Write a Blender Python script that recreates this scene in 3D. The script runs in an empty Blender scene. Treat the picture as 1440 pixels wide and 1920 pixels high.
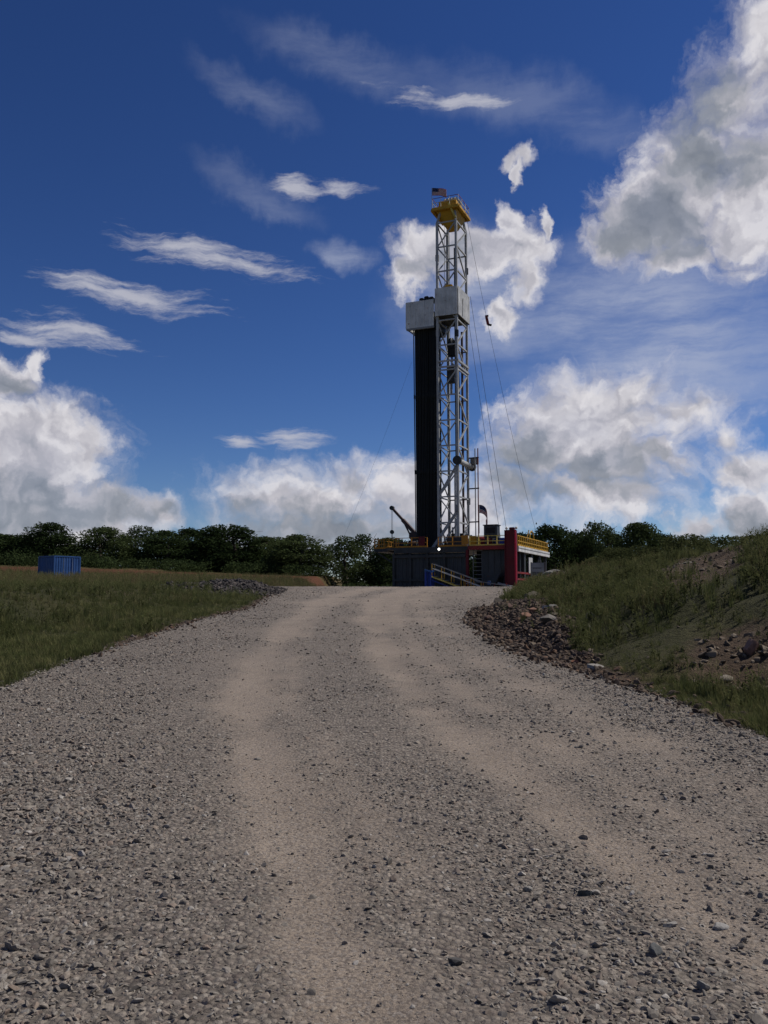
import bpy, bmesh, math, random
import numpy as np
from mathutils import Vector, Matrix, Euler

R = math.radians
scn = bpy.context.scene
COL = scn.collection
rnd = random.Random(7)
nr = np.random.default_rng(11)

# ------------------------------------------------------------------ camera
cam_data = bpy.data.cameras.new('camera')
cam = bpy.data.objects.new('camera', cam_data)
COL.objects.link(cam)
cam.location = (0, 0, 1.6)
cam.rotation_euler = (R(90 + 5.6), 0, 0)
cam_data.sensor_fit = 'VERTICAL'
cam_data.sensor_height = 24.0
cam_data.lens = 12.0 / math.tan(R(30.5))
cam_data.clip_start = 0.05
cam_data.clip_end = 6000
scn.camera = cam

# ------------------------------------------------------------------ exposure
scn.view_settings.view_transform = 'Standard'
scn.view_settings.look = 'None'
scn.view_settings.gamma = 1
scn.view_settings.use_curve_mapping = False
scn.view_settings.exposure = -0.1

SUN_AZ, SUN_EL = 70.0, 50.0         # azimuth clockwise from +Y

# ------------------------------------------------------------------ node helper
class NT:
    alb = 1.0            # common scale of all surface colours
    def __init__(self, tree):
        self.t = tree
    def n(self, kind, **kw):
        nd = self.t.nodes.new(kind)
        for k, v in kw.items():
            setattr(nd, k, v)
        return nd
    def link(self, a, b):
        self.t.links.new(a, b)
    def set(self, sock, v):
        if isinstance(v, bpy.types.NodeSocket):
            self.link(v, sock)
        else:
            sock.default_value = v
    def math(self, op, a, b=None, c=None, clamp=False):
        m = self.n('ShaderNodeMath', operation=op, use_clamp=clamp)
        for i, v in enumerate((a, b, c)):
            if v is not None:
                self.set(m.inputs[i], v)
        return m.outputs[0]
    def vec(self, op, a, b=None, scale=None):
        m = self.n('ShaderNodeVectorMath', operation=op)
        self.set(m.inputs[0], a)
        if b is not None:
            self.set(m.inputs[1], b)
        if scale is not None:
            self.set(m.inputs['Scale'], scale)
        return m.outputs['Value'] if op in ('LENGTH', 'DOT_PRODUCT', 'DISTANCE') else m.outputs[0]
    def smooth(self, v, a, b, lo=0.0, hi=1.0):
        m = self.n('ShaderNodeMapRange', interpolation_type='SMOOTHSTEP')
        self.set(m.inputs['Value'], v)
        m.inputs['From Min'].default_value = a
        m.inputs['From Max'].default_value = b
        m.inputs['To Min'].default_value = lo
        m.inputs['To Max'].default_value = hi
        return m.outputs[0]
    def mix(self, fac, a, b, blend='MIX'):
        m = self.n('ShaderNodeMix', data_type='RGBA', blend_type=blend)
        self.set(m.inputs[0], fac)
        for i, v in ((6, a), (7, b)):
            if isinstance(v, tuple):
                v = (*[q * NT.alb for q in v[:3]], 1.0)
            self.set(m.inputs[i], v)
        return m.outputs[2]
    def noise(self, vec=None, scale=5, detail=4, rough=0.5, dist=0.0, out='Fac'):
        m = self.n('ShaderNodeTexNoise')
        if vec is not None:
            self.link(vec, m.inputs['Vector'])
        m.inputs['Scale'].default_value = scale
        m.inputs['Detail'].default_value = detail
        m.inputs['Roughness'].default_value = rough
        m.inputs['Distortion'].default_value = dist
        return m.outputs[out]
    def voronoi(self, vec, scale, feature='F1', out='Distance', detail=0, rough=0.5, smooth=None, rand=1.0):
        m = self.n('ShaderNodeTexVoronoi', feature=feature)
        self.link(vec, m.inputs['Vector'])
        m.inputs['Scale'].default_value = scale
        if 'Detail' in m.inputs:
            m.inputs['Detail'].default_value = detail
            m.inputs['Roughness'].default_value = rough
        m.inputs['Randomness'].default_value = rand
        if smooth is not None:
            m.inputs['Smoothness'].default_value = smooth
        return m.outputs[out]
    def ramp(self, fac, stops, interp='LINEAR'):
        m = self.n('ShaderNodeValToRGB')
        m.color_ramp.interpolation = interp
        el = m.color_ramp.elements
        while len(el) < len(stops):
            el.new(0.5)
        for e, (p, c) in zip(el, stops):
            e.position = p
            e.color = (*[q * NT.alb for q in c], 1)
        self.link(fac, m.inputs[0])
        return m.outputs[0]
    def attr(self, name, out='Fac'):
        m = self.n('ShaderNodeAttribute', attribute_name=name)
        return m.outputs[out]

# ------------------------------------------------------------------ sky with clouds (all in world directions: azimuth, elevation in degrees)
SHADE = [(17.99, 22.58, 4.84, 3.11, -7.4), (21.46, 27.7, 3.02, 4.34, -9.8), (-22.75, 5.49, 7.25, 2.43, 1.9), (-23.64, 12.68, 2.15, 1.43, 5.1), (-3.52, 4.19, 9.14, 1.68, -0.1), (9.86, 9.32, 2.57, 2.77, -1.8), (9.46, 6.22, 4.41, 1.91, -1.3), (15.57, 7.77, 4.19, 2.03, -2.4), (22.41, 4.37, 3.24, 1.62, -1.9), (3.27, 21.33, 2.89, 0.98, -1.6)]
CUMULUS = [(-22.59, 9.23, 4.7, 3.08, 3.4), (-20.79, 10.49, 2.7, 2.13, 3.6), (-19.03, 9.62, 1.35, 1.82, 3.1), (-23.98, 6.41, 5.86, 2.89, 2.5), (-17.45, 5.34, 3.6, 1.61, 1.5), (-15.02, 5.58, 1.39, 1.22, 1.4), (-20.26, 4.27, 4.46, 1.65, 1.4), (-23.81, 13.15, 2.14, 1.59, 5.3), (-21.92, 14.12, 0.63, 1.2, 20.5), (-4.23, 5.94, 7.06, 2.63, 0.1), (-1.95, 7.53, 3.01, 1.69, 0.1), (-7.38, 6.08, 3.32, 1.67, 0.6), (0.88, 6.83, 2.65, 1.83, -0.3), (3.88, 5.41, 5.23, 2.63, -0.6), (-3.52, 4.19, 8.44, 1.75, -0.1), (14.32, 10.87, 6.17, 3.22, -3.3), (13.01, 12.96, 2.86, 1.86, -3.2), (16.2, 12.94, 2.77, 1.67, -3.9), (19.57, 11.72, 3.27, 1.64, -4.4), (10.55, 9.3, 4.06, 2.59, -2.0), (8.09, 6.94, 3.1, 2.26, -1.2), (15.59, 8.61, 4.82, 2.37, -2.7), (13.87, 6.29, 5.52, 2.05, -1.8), (22.64, 10.36, 1.36, 1.45, -4.3), (22.85, 8.08, 2.23, 1.46, -3.5), (23.04, 5.16, 2.93, 2.43, -2.3), (19.17, 4.36, 1.19, 1.06, -1.6), (18.21, 9.0, 1.91, 1.4, -3.1), (9.03, 22.4, 2.3, 1.54, -3.6), (6.16, 22.05, 2.33, 1.46, -2.6), (2.73, 22.57, 2.46, 1.23, -1.4), (1.16, 21.09, 1.38, 0.98, -0.6), (8.34, 24.17, 0.86, 1.13, -3.3), (9.53, 20.44, 1.13, 1.8, -3.3), (7.9, 18.23, 0.92, 1.27, -2.5), (10.82, 23.55, 0.46, 0.94, -4.1), (9.04, 27.26, 1.0, 0.48, -3.9), (9.03, 26.6, 0.39, 0.67, -3.7), (24.83, 31.96, 2.47, 2.62, -12.3), (23.27, 29.06, 3.41, 3.06, -11.1), (21.06, 26.05, 3.79, 3.54, -9.4), (23.84, 24.44, 3.63, 5.04, -10.1), (18.19, 23.47, 3.26, 2.61, -7.4), (16.13, 22.0, 2.01, 1.57, -6.1), (24.77, 21.35, 1.5, 2.09, -9.2), (19.23, 20.58, 2.57, 1.12, -7.0)]
WISPS = [(-11.48, 21.55, 5.82, 0.84, -5.3), (-13.92, 21.86, 2.77, 0.63, -0.2), (-16.54, 18.77, 5.06, 0.78, -7.2), (-19.18, 19.02, 1.95, 0.57, -4.0), (-20.37, 16.29, 3.55, 0.77, -0.8), (-23.15, 15.68, 2.18, 0.44, 6.1), (-2.75, 26.09, 1.81, 0.53, -12.0), (-6.21, 26.08, 1.72, 0.5, -10.7), (4.44, 30.98, 4.03, 0.43, -5.2), (2.59, 31.35, 2.19, 0.35, -13.3), (-9.52, 10.09, 1.32, 0.48, 1.5), (-6.21, 10.52, 2.05, 0.62, 8.8)]
VEIL = [(17.0, 16.5, 12.5, 6.2, -10.8), (-2.98, 33.11, 8.05, 1.73, -11.9), (10.25, 30.2, 11.41, 2.18, -19.0), (-8.82, 30.59, 5.15, 1.42, -22.3), (6.49, 19.27, 7.02, 5.38, -3.1), (-8.73, 25.85, 4.96, 1.27, -13.2), (-2.91, 22.31, 2.18, 1.3, 0.6)]

world = bpy.data.worlds.new('World')
scn.world = world
world.use_nodes = True
def build_world():
    world.node_tree.nodes.clear()
    T = NT(world.node_tree)
    S = 0.062                                        # Background strength
    sky = T.n('ShaderNodeTexSky', sky_type='NISHITA')
    sky.sun_disc = False
    sky.sun_elevation = R(SUN_EL)
    sky.sun_rotation = R(SUN_AZ)
    sky.altitude = 400
    sky.air_density = 1.0
    sky.dust_density = 0.0
    sky.ozone_density = 2.0
    d = T.n('ShaderNodeTexCoord').outputs['Generated']
    sx = T.n('ShaderNodeSeparateXYZ'); T.link(d, sx.inputs[0])
    az = T.math('MULTIPLY', T.math('ARCTAN2', sx.outputs[0], sx.outputs[1]), 57.29578)
    el = T.math('MULTIPLY', T.math('ARCSINE', sx.outputs[2]), 57.29578)
    cb = T.n('ShaderNodeCombineXYZ'); T.link(az, cb.inputs[0]); T.link(el, cb.inputs[1])
    P = cb.outputs[0]
    def field(vec, ells, sm, tilt=0.0):
        acc = None
        if tilt:
            rt = T.n('ShaderNodeVectorRotate', rotation_type='Z_AXIS')
            T.link(vec, rt.inputs['Vector']); rt.inputs['Angle'].default_value = -R(tilt)
            vec = rt.outputs[0]
        for i, (a, e, r1, r2, ang) in enumerate(ells):
            if i and i % 5 == 0:      # keeps the node chain sequential (limited shader stack)
                vec = T.vec('ADD', vec, T.vec('SCALE', (1, 0, 0), scale=T.math('MULTIPLY', acc, 1e-7)))
            # centres turned with the field's own frame; scale and shift in one node
            ca, sa = math.cos(R(tilt)), math.sin(R(tilt))
            cx, cy = ca * a + sa * e, -sa * a + ca * e
            m = T.n('ShaderNodeVectorMath', operation='MULTIPLY_ADD')
            T.link(vec, m.inputs[0])
            m.inputs[1].default_value = (1 / r1, 1 / r2, 0)
            m.inputs[2].default_value = (-cx / r1, -cy / r2, 0)
            L = T.vec('LENGTH', m.outputs[0])
            acc = L if acc is None else T.math('SMOOTH_MIN', acc, L, sm)
        return acc
    def n2(vec, scale, detail, rough, out='Fac'):
        m = T.n('ShaderNodeTexNoise', noise_dimensions='2D')
        T.link(vec, m.inputs['Vector'])
        m.inputs['Scale'].default_value = scale; m.inputs['Detail'].default_value = detail; m.inputs['Roughness'].default_value = rough
        return m.outputs[out]
    big = T.vec('MULTIPLY', T.vec('SUBTRACT', n2(P, 0.17, 6, 0.60, 'Color'), (0.5, 0.5, 0.5)), (5.2, 4.6, 0.0))
    Pw = T.vec('ADD', P, big)
    # --- cumulus
    F1 = field(Pw, CUMULUS, 0.14)
    vo = T.n('ShaderNodeTexVoronoi', feature='F1', voronoi_dimensions='2D')
    T.link(Pw, vo.inputs['Vector']); vo.inputs['Scale'].default_value = 0.55
    vo.inputs['Detail'].default_value = 2.0; vo.inputs['Roughness'].default_value = 0.5
    p1 = T.math('SUBTRACT', 0.42, vo.outputs['Distance'])
    soft = n2(P, 0.11, 3, 0.5)
    fine = n2(Pw, 0.75, 7, 0.66)
    dens = T.math('ADD', T.math('SUBTRACT', 1.45, F1), T.math('MULTIPLY', p1, 0.24))
    dens = T.math('ADD', dens, T.math('MULTIPLY', T.math('SUBTRACT', fine, 0.5), 0.75))
    mr = T.n('ShaderNodeMapRange', interpolation_type='SMOOTHSTEP')
    T.link(dens, mr.inputs['Value']); mr.inputs['From Min'].default_value = -0.02
    T.link(T.smooth(soft, 0.35, 0.62, 0.66, 1.30), mr.inputs['From Max'])
    a_c = T.math('MULTIPLY', mr.outputs[0], T.smooth(soft, 0.25, 0.55, 0.88, 0.99))
    FS = field(T.vec('ADD', P, T.vec('SCALE', big, scale=1.5)), SHADE, 0.3)
    occ = T.smooth(T.math('SUBTRACT', 1.25, FS), -0.15, 1.05)
    rim = T.smooth(dens, 0.40, 1.25)               # thick inside, thin and bright at the rim
    broad = n2(Pw, 0.30, 3, 0.50)
    light = T.math('SUBTRACT', 1.02, T.math('MULTIPLY', occ, 0.55))
    light = T.math('SUBTRACT', light, T.math('MULTIPLY', rim, 0.16))
    # billows lit from the upper right: each noise compared with itself a little way towards the sun
    vo2 = T.n('ShaderNodeTexVoronoi', feature='F1', voronoi_dimensions='2D')
    T.link(T.vec('ADD', Pw, (0.30, 0.45, 0)), vo2.inputs['Vector']); vo2.inputs['Scale'].default_value = 0.55
    vo2.inputs['Detail'].default_value = 1.0; vo2.inputs['Roughness'].default_value = 0.5
    relief = T.math('MULTIPLY', T.math('SUBTRACT', vo2.outputs['Distance'], vo.outputs['Distance']), 0.20)
    broad2 = n2(T.vec('ADD', Pw, (0.5, 0.8, 0)), 0.30, 3, 0.50)
    light = T.math('ADD', light, T.math('MULTIPLY', T.math('SUBTRACT', broad, broad2), 0.75))
    light = T.math('ADD', light, relief)
    light = T.math('ADD', light, T.math('MULTIPLY', T.math('SUBTRACT', broad, 0.5), 0.40))
    light = T.math('ADD', light, T.math('MULTIPLY', p1, 0.10), clamp=True)
    K = 1.0 / S
    c_cum = T.ramp(light, [(0.0, (.20, .225, .27)), (0.40, (.32, .34, .39)), (0.72, (.52, .51, .56)), (1.0, (.78, .76, .79))])
    # --- wisps: stretched streaks
    m = T.n('ShaderNodeMapping'); T.link(T.vec('ADD', P, T.vec('SCALE', big, scale=0.30)), m.inputs[0])
    m.inputs['Rotation'].default_value = (0, 0, R(7)); m.inputs['Scale'].default_value = (0.17, 1.0, 1)
    st = n2(m.outputs[0], 1.3, 5, 0.65)
    FW = field(T.vec('ADD', P, T.vec('SCALE', big, scale=0.3)), WISPS, 0.2, -6.0)
    dwv = T.math('ADD', T.math('SUBTRACT', 1.0, FW), T.math('MULTIPLY', T.math('SUBTRACT', st, 0.44), 2.7))
    a_w = T.math('MULTIPLY', T.smooth(dwv, -0.15, 1.25), 0.78)
    # --- cirrus veil
    FV = field(Pw, VEIL, 0.2, -14.0)
    m2 = T.n('ShaderNodeMapping'); T.link(T.vec('ADD', P, T.vec('SCALE', big, scale=0.22)), m2.inputs[0])
    m2.inputs['Rotation'].default_value = (0, 0, R(16)); m2.inputs['Scale'].default_value = (0.09, 0.42, 1)
    sv = n2(m2.outputs[0], 1.0, 6, 0.65)
    a_v = T.math('MULTIPLY', T.smooth(T.math('SUBTRACT', 1.15, FV), 0.0, 1.0), T.smooth(sv, 0.24, 0.70, 0.20, 0.68))
    a_v = T.math('MULTIPLY', a_v, T.smooth(el, 20, 25, 1.0, 0.30))
    # --- compose
    def scaled(c):
        return T.vec('SCALE', c, scale=K)
    hs = T.n('ShaderNodeHueSaturation'); hs.inputs['Saturation'].default_value = 1.12
    T.link(sky.outputs[0], hs.inputs['Color'])
    def deep(col):                                  # contrasty deep blue of the photograph's sky
        gm = T.n('ShaderNodeGamma'); gm.inputs[1].default_value = 1.35
        T.link(T.vec('MULTIPLY', col, (0.78 * S, 0.86 * S, 1.18 * S)), gm.inputs[0])
        return T.vec('MULTIPLY', gm.outputs[0], (1.62 * K, 1.52 * K, 1.30 * K))
    c = c_sky = deep(hs.outputs[0])
    cv = T.n('ShaderNodeRGB'); cv.outputs[0].default_value = (.50, .54, .66, 1)
    cw = T.n('ShaderNodeRGB'); cw.outputs[0].default_value = (.58, .58, .64, 1)
    c = T.mix(a_v, c, scaled(cv.outputs[0]))
    c = T.mix(a_w, c, scaled(cw.outputs[0]))
    c = T.mix(a_c, c, scaled(c_cum))
    bg = T.n('ShaderNodeBackground'); bg.inputs['Strength'].default_value = S
    T.link(c, bg.inputs['Color'])
    # the rest of the sky dome goes on with the same kind of cumulus and veil from plain noise
    g = T.noise(d, 3.2, 7, 0.56)
    g2 = T.noise(T.vec('ADD', d, (0.02, 0.0, 0.05)), 3.2, 5, 0.56)
    ga = T.smooth(g, 0.56, 0.66)
    gl = T.math('SUBTRACT', 1.0, T.smooth(T.math('ADD', g2, T.math('MULTIPLY', T.math('SUBTRACT', g2, g), 2.0)), 0.46, 0.74, 0.0, 0.75))
    c_out = T.ramp(gl, [(0.0, (.22, .235, .27)), (0.5, (.40, .40, .43)), (1.0, (.76, .75, .76))])
    co = T.mix(0.03, c_sky, scaled(cv.outputs[0]))
    co = T.mix(ga, co, scaled(c_out))
    bg2 = T.n('ShaderNodeBackground'); bg2.inputs['Strength'].default_value = S
    T.link(co, bg2.inputs['Color'])
    outm = T.math('MAXIMUM', T.smooth(T.math('ABSOLUTE', az), 29, 35), T.smooth(el, 40, 46))
    ms = T.n('ShaderNodeMixShader')
    T.link(outm, ms.inputs[0]); T.link(bg.outputs[0], ms.inputs[1]); T.link(bg2.outputs[0], ms.inputs[2])
    out = T.n('ShaderNodeOutputWorld'); T.link(ms.outputs[0], out.inputs[0])
build_world()
try:
    world.cycles.sampling_method = 'MANUAL'
    world.cycles.sample_map_resolution = 512
except Exception:
    pass

# ------------------------------------------------------------------ sun
sd = bpy.data.lights.new('sun', 'SUN')
sd.energy = 4.5
sd.angle = R(0.53)
sd.color = (1.0, 0.93, 0.83)
sun = bpy.data.objects.new('sun', sd)
COL.objects.link(sun)
sdir = Vector((math.sin(R(SUN_AZ)) * math.cos(R(SUN_EL)), math.cos(R(SUN_AZ)) * math.cos(R(SUN_EL)), math.sin(R(SUN_EL))))
sun.rotation_euler = sdir.to_track_quat('Z', 'Y').to_euler()
sun.location = (20, 0, 60)

# ================================================================== helpers
def tag(o, label=None, cat=None, group=None, kind=None):
    if label: o['label'] = label
    if cat: o['category'] = cat
    if group: o['group'] = group
    if kind: o['kind'] = kind
    return o
def link(name, me, parent=None, mats=None, loc=None, rot=None):
    o = bpy.data.objects.new(name, me)
    COL.objects.link(o)
    if parent is not None: o.parent = parent
    if loc is not None: o.location = loc
    if rot is not None: o.rotation_euler = rot
    if mats is not None and me is not None and not me.materials:
        for m in (mats if isinstance(mats, (list, tuple)) else [mats]): me.materials.append(m)
    return o
def empty(name, loc=(0, 0, 0), rz=0.0):
    o = bpy.data.objects.new(name, None)
    o.empty_display_size = 0.5
    COL.objects.link(o)
    o.location = loc; o.rotation_euler = (0, 0, rz)
    return o
def mesh_from(name, V, F, mat=None, smooth=False):
    me = bpy.data.meshes.new(name)
    V = np.asarray(V, dtype=np.float32); F = np.asarray(F, dtype=np.int32)
    k = F.shape[1]
    me.vertices.add(len(V)); me.vertices.foreach_set('co', V.ravel())
    me.loops.add(F.size); me.loops.foreach_set('vertex_index', F.ravel())
    me.polygons.add(len(F)); me.polygons.foreach_set('loop_start', np.arange(len(F), dtype=np.int32) * k)
    me.update(calc_edges=True)
    me.polygons.foreach_set('use_smooth', np.full(len(F), smooth, dtype=bool))
    if mat: me.materials.append(mat)
    me.validate()
    return me
def bm_mesh(name, bm, mat=None, smooth=False):
    me = bpy.data.meshes.new(name)
    bm.normal_update()
    bm.to_mesh(me); bm.free()
    if smooth:
        for p in me.polygons: p.use_smooth = True
    if mat: me.materials.append(mat)
    return me

def attrib(me, name, arr):
    a = me.attributes.new(name, 'FLOAT', 'POINT')
    a.data.foreach_set('value', np.asarray(arr, dtype=np.float32).ravel())

# value noise on a hashed lattice
def vnoise(x, y, seed=0):
    xi = np.floor(x).astype(np.int64); yi = np.floor(y).astype(np.int64)
    fx = x - xi; fy = y - yi
    fx = fx * fx * (3 - 2 * fx); fy = fy * fy * (3 - 2 * fy)
    def h(a, b):
        n = (a * 374761393 + b * 668265263 + seed * 974634777) & 0xffffffff
        n = ((n ^ (n >> 13)) * 1274126177) & 0xffffffff
        return ((n ^ (n >> 16)) & 0xffff) / 65535.0
    return (h(xi, yi) * (1 - fx) + h(xi + 1, yi) * fx) * (1 - fy) + (h(xi, yi + 1) * (1 - fx) + h(xi + 1, yi + 1) * fx) * fy
def fbm(x, y, scale, oct=4, seed=0):
    x = np.asarray(x, float) * scale; y = np.asarray(y, float) * scale
    s = 0; a = 0.5; n = 0
    for i in range(oct):
        s = s + a * vnoise(x + 17.3 * i, y - 9.1 * i, seed + i); n += a
        x = x * 2.03; y = y * 2.03; a *= 0.5
    return s / n - 0.5
def sstep(a, b, v):
    t = np.clip((v - a) / (b - a), 0, 1)
    return t * t * (3 - 2 * t)

# ================================================================== terrain functions
def road_z(y):
    y = np.asarray(y, float)
    z = 0.0430 * y - np.where(y > 50, 0.0041 * (np.clip(y, 50, 55.3) - 50) ** 2, 0) - np.where(y > 55.3, 0.0430 * (y - 55.3), 0)
    z = z - 0.30 * sstep(56, 68, y)
    z = np.where(y < 0, 0.02 * y, z)
    return z
def xl(y):
    return np.interp(y, [-60, 8, 10.7, 13.4, 19.3, 24, 29, 38, 47, 52, 56, 62, 75, 145], [-4.6, -4.6, -4.7, -4.85, -4.97, -4.85, -4.45, -5.0, -5.7, -7.0, -9.0, -9.0, -5.5, -5.5])
def xr(y):
    return np.interp(y, [-60, 4, 7.8, 10, 13, 17.4, 22, 27, 36, 46, 52, 57, 63, 145], [4.0, 3.9, 3.44, 3.26, 2.7, 2.35, 2.4, 2.9, 4.6, 6.6, 7.8, 11.0, 42, 42])
def cL(y): return np.interp(y, [0, 3.3, 4, 6.6, 9.5, 13.3, 20, 32, 40, 46, 52, 60], [.25, -.08, -.34, -.90, -1.45, -1.95, -2.25, -2.4, -1.9, -1.0, .5, 3.2])
def cR(y): return np.interp(y, [0, 3.5, 5, 8.8, 13, 18, 25, 32, 40, 46, 52, 60], [2.3, 1.6, 1.22, .58, .12, -.12, -.28, -.25, .4, 1.4, 3.0, 5.8])
def ruts(x, y):
    j = 0.25 * fbm(x * 0 + 3, y, 0.5, 2, 5)
    a = np.exp(-((x - cL(y) - j) / (0.22 + .007 * y)) ** 2) + np.exp(-((x - cR(y) - j) / (0.22 + .007 * y)) ** 2)
    b = 0.55 * np.exp(-((x - cR(y) - .62 - j) / 0.22) ** 2) + 0.3 * np.exp(-((x - cL(y) - .55 - j) / 0.16) ** 2) + 0.4 * np.exp(-((x - cR(y) - 1.5) / 0.5) ** 2)
    return a, b
def tan_mask(x, y):
    a, b = ruts(x, y)
    m = 1.0 * a + b + 0.10 + 0.22 * sstep(14, 40, y) + 0.95 * sstep(60, 66, y) * 0.4
    m = m * (0.86 + 1.4 * fbm(x, y, 0.9, 4, 21)) + 0.6 * fbm(x, y, 0.35, 3, 4) - 0.25 * sstep(7, 3, y) * (0.5 + 2 * fbm(x, y, 1.4, 3, 22))
    m = m - 0.38 * sstep(0.55, 1.6, cL(y) - x) * sstep(22, 12, y)
    inside = sstep(0.1, 1.2, np.minimum(x - xl(y), xr(y) - x))
    return np.clip(m, 0, 1) * (0.35 + 0.65 * inside)
def road_surface(x, y):
    a, b = ruts(x, y)
    z = road_z(y) - 0.025 * np.clip(a + 0.5 * b, 0, 1) + 0.05 * fbm(x, y, 0.6, 3, 8) + 0.02 * fbm(x, y, 3.0, 3, 9)
    return z
def left_z(y):
    return np.interp(y, [-60, 0, 12, 25, 45, 60, 100, 150, 250, 600, 2000], [1.3, 1.3, 1.42, 1.62, 2.02, 2.25, 3.15, 5.3, 6.3, 2, -10])
def right_top(y):
    return np.interp(y, [-60, 0, 8, 14, 24, 31, 37, 45, 50, 55, 60, 66], [1.6, 2.1, 2.6, 2.9, 3.02, 2.95, 2.95, 3.05, 2.95, 2.4, 2.1, 1.95])
def rubble_mask(x, y):
    t = x - xr(y)
    return sstep(-0.5, 0.1, t) * (1 - sstep(0.75, 1.15, (t + 0.7 * fbm(x, y, 1, 2, 3)) / np.interp(y, [12, 14.5, 18, 22, 28], [.35, .7, 1.5, 1.9, 1.5]))) * sstep(12.5, 15, y) * (1 - sstep(26, 31, y))
def heap_h(x, y):                     # crushed-rock heap at the end of the left bank
    d = ((x + 7.4) / 2.3) ** 2 + ((y - 43.5) / 5.5) ** 2
    return np.exp(-d * 1.3)
def ground_z(x, y):
    x = np.asarray(x, float); y = np.asarray(y, float)
    rz = road_z(y)
    n = fbm(x, y, 0.35, 4, 31)
    nf = fbm(x, y, 1.3, 3, 32)
    # left
    t = xl(y) - x
    w = 2.2 + 1.0 * fbm(y, y * 0, 0.15, 2, 2)
    lz = left_z(y) + sstep(4, 62, -x) * 1.9 * sstep(55, 150, y) * (1 - sstep(200, 400, y))
    Lh = rz - 0.03 + (lz - rz) * sstep(w, w + 2.7, t) + 0.04 * np.clip(t, 0, 2)
    amp = sstep(0.3, 3, t) * (1 - 0.6 * sstep(60, 120, y))
    Lh = Lh + amp * (0.55 * n + 0.16 * nf) + 0.50 * heap_h(x, y) * sstep(-0.2, 1.2, t)
    # right
    t2 = x - xr(y)
    ridge = 10.4 + 0.8 * fbm(y, y * 0 + 7, 0.1, 2, 6)
    ridge = np.where(y > 54, np.maximum(ridge, xr(y) + 2), ridge)
    top = right_top(y)
    v0 = np.where(y < 12, 1.1, 0.35)
    f = np.clip((t2 - v0) / np.maximum(ridge - xr(y) - v0, 0.5), 0, 1)
    prof = 0.55 * sstep(0, 1, f) + 0.45 * f ** 0.8
    back = np.interp(y, [-60, 40, 70, 150, 300, 600, 2000], [1.6, 2.1, 2.0, 2.6, 2.8, 1, -10])
    topb = top + (back - top) * sstep(ridge + 1.5, ridge + 9, x)
    Rh = rz - 0.02 + (topb - rz) * prof + 0.24 * rubble_mask(x, y) * sstep(0.0, 0.9, t2)
    amp2 = sstep(0.3, 2.5, t2) * (1 - 0.7 * sstep(50, 90, y))
    Rh = Rh + amp2 * (0.75 * n + 0.20 * nf)
    # eroded scarp in the mound face
    er = np.exp(-((x - 8.9) / 1.0) ** 2 - ((y - 24) / 3.0) ** 2)
    Rh = Rh - 0.45 * er * (0.6 + 1.6 * np.abs(fbm(x, y, 1.6, 3, 77)))
    er2 = np.exp(-((x - 5.0) / 0.7) ** 2 - ((y - 11.6) / 1.1) ** 2)
    Rh = Rh - 0.30 * er2 * (0.5 + 1.5 * np.abs(fbm(x, y, 2.5, 3, 78)))
    inside = np.minimum(x - xl(y), xr(y) - x)
    mid = rz - 0.03 - 0.14 * sstep(0, 0.5, inside)
    z = np.where(x < xl(y), Lh, np.where(x > xr(y), Rh, mid))
    return z

# ================================================================== materials
NT.alb = 0.76
def new_mat(name):
    m = bpy.data.materials.new(name); m.use_nodes = True
    m.node_tree.nodes.clear()
    T = NT(m.node_tree)
    b = T.n('ShaderNodeBsdfPrincipled')
    o = T.n('ShaderNodeOutputMaterial')
    T.link(b.outputs[0], o.inputs[0])
    return m, T, b
def paint(name, col, rough=0.55, metal=0.0, var=0.25, rust=0.0, scale=0.8):
    m, T, b = new_mat(name)
    co = T.n('ShaderNodeTexCoord').outputs['Object']
    geo = T.n('ShaderNodeNewGeometry').outputs['Position']
    n = T.noise(geo, scale, 6, 0.65)
    dark = tuple(c * (1 - var) for c in col); lite = tuple(min(1, c * (1 + var * 0.6)) for c in col)
    c = T.mix(T.smooth(n, 0.3, 0.7), dark, lite)
    mp = T.n('ShaderNodeMapping'); T.link(geo, mp.inputs[0]); mp.inputs['Scale'].default_value = (3, 3, 0.35)
    streak = T.noise(mp.outputs[0], 1.6, 5, 0.6)
    c = T.mix(T.smooth(streak, 0.55, 0.75, 0, 0.35), c, tuple(x * 0.45 + 0.01 for x in col))
    if rust:
        c = T.mix(T.smooth(T.noise(geo, 1.9, 6, 0.7), 0.62 - rust * 0.3, 0.72, 0, 0.8), c, (0.13, 0.055, 0.025))
    T.set(b.inputs['Base Color'], c)
    T.set(b.inputs['Roughness'], T.smooth(n, 0.2, 0.8, rough - 0.1, min(1, rough + 0.15)))
    b.inputs['Metallic'].default_value = metal
    b.inputs['Specular IOR Level'].default_value = 0.22
    return m
M = {}
M['white'] = paint('white_paint', (.70, .71, .70), .5, rust=0.12)
M['lattice'] = paint('mast_grey_white_paint', (.44, .45, .45), .5, rust=0.10)
M['yellow'] = paint('yellow_paint', (.58, .33, .03), .5, rust=0.15)
M['yellow_pale'] = paint('pale_yellow_paint', (.72, .56, .12), .5)
M['orange'] = paint('orange_yellow_paint', (.50, .22, .02), .5)
M['red'] = paint('red_paint_shaded', (.105, .005, .010), .45, var=.2)  # red darkened to carry the shade of the rig's front
M['red_lit'] = paint('red_paint_lit', (.48, .012, .045), .4, var=.12)  # same red brightened: sunlight painted in for the column's lit edge
M['red_dark'] = paint('weathered_red_paint', (.22, .025, .025), .55, rust=.2)
M['steel'] = paint('dark_steel', (.045, .050, .054), .5, var=.4, rust=.15)
M['pipe'] = paint('drill_pipe_steel', (.018, .021, .021), .55, var=.35, rust=.08)
M['panel'] = paint('dark_grey_panel', (.052, .060, .068), .55, var=.3, rust=.08)
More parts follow.
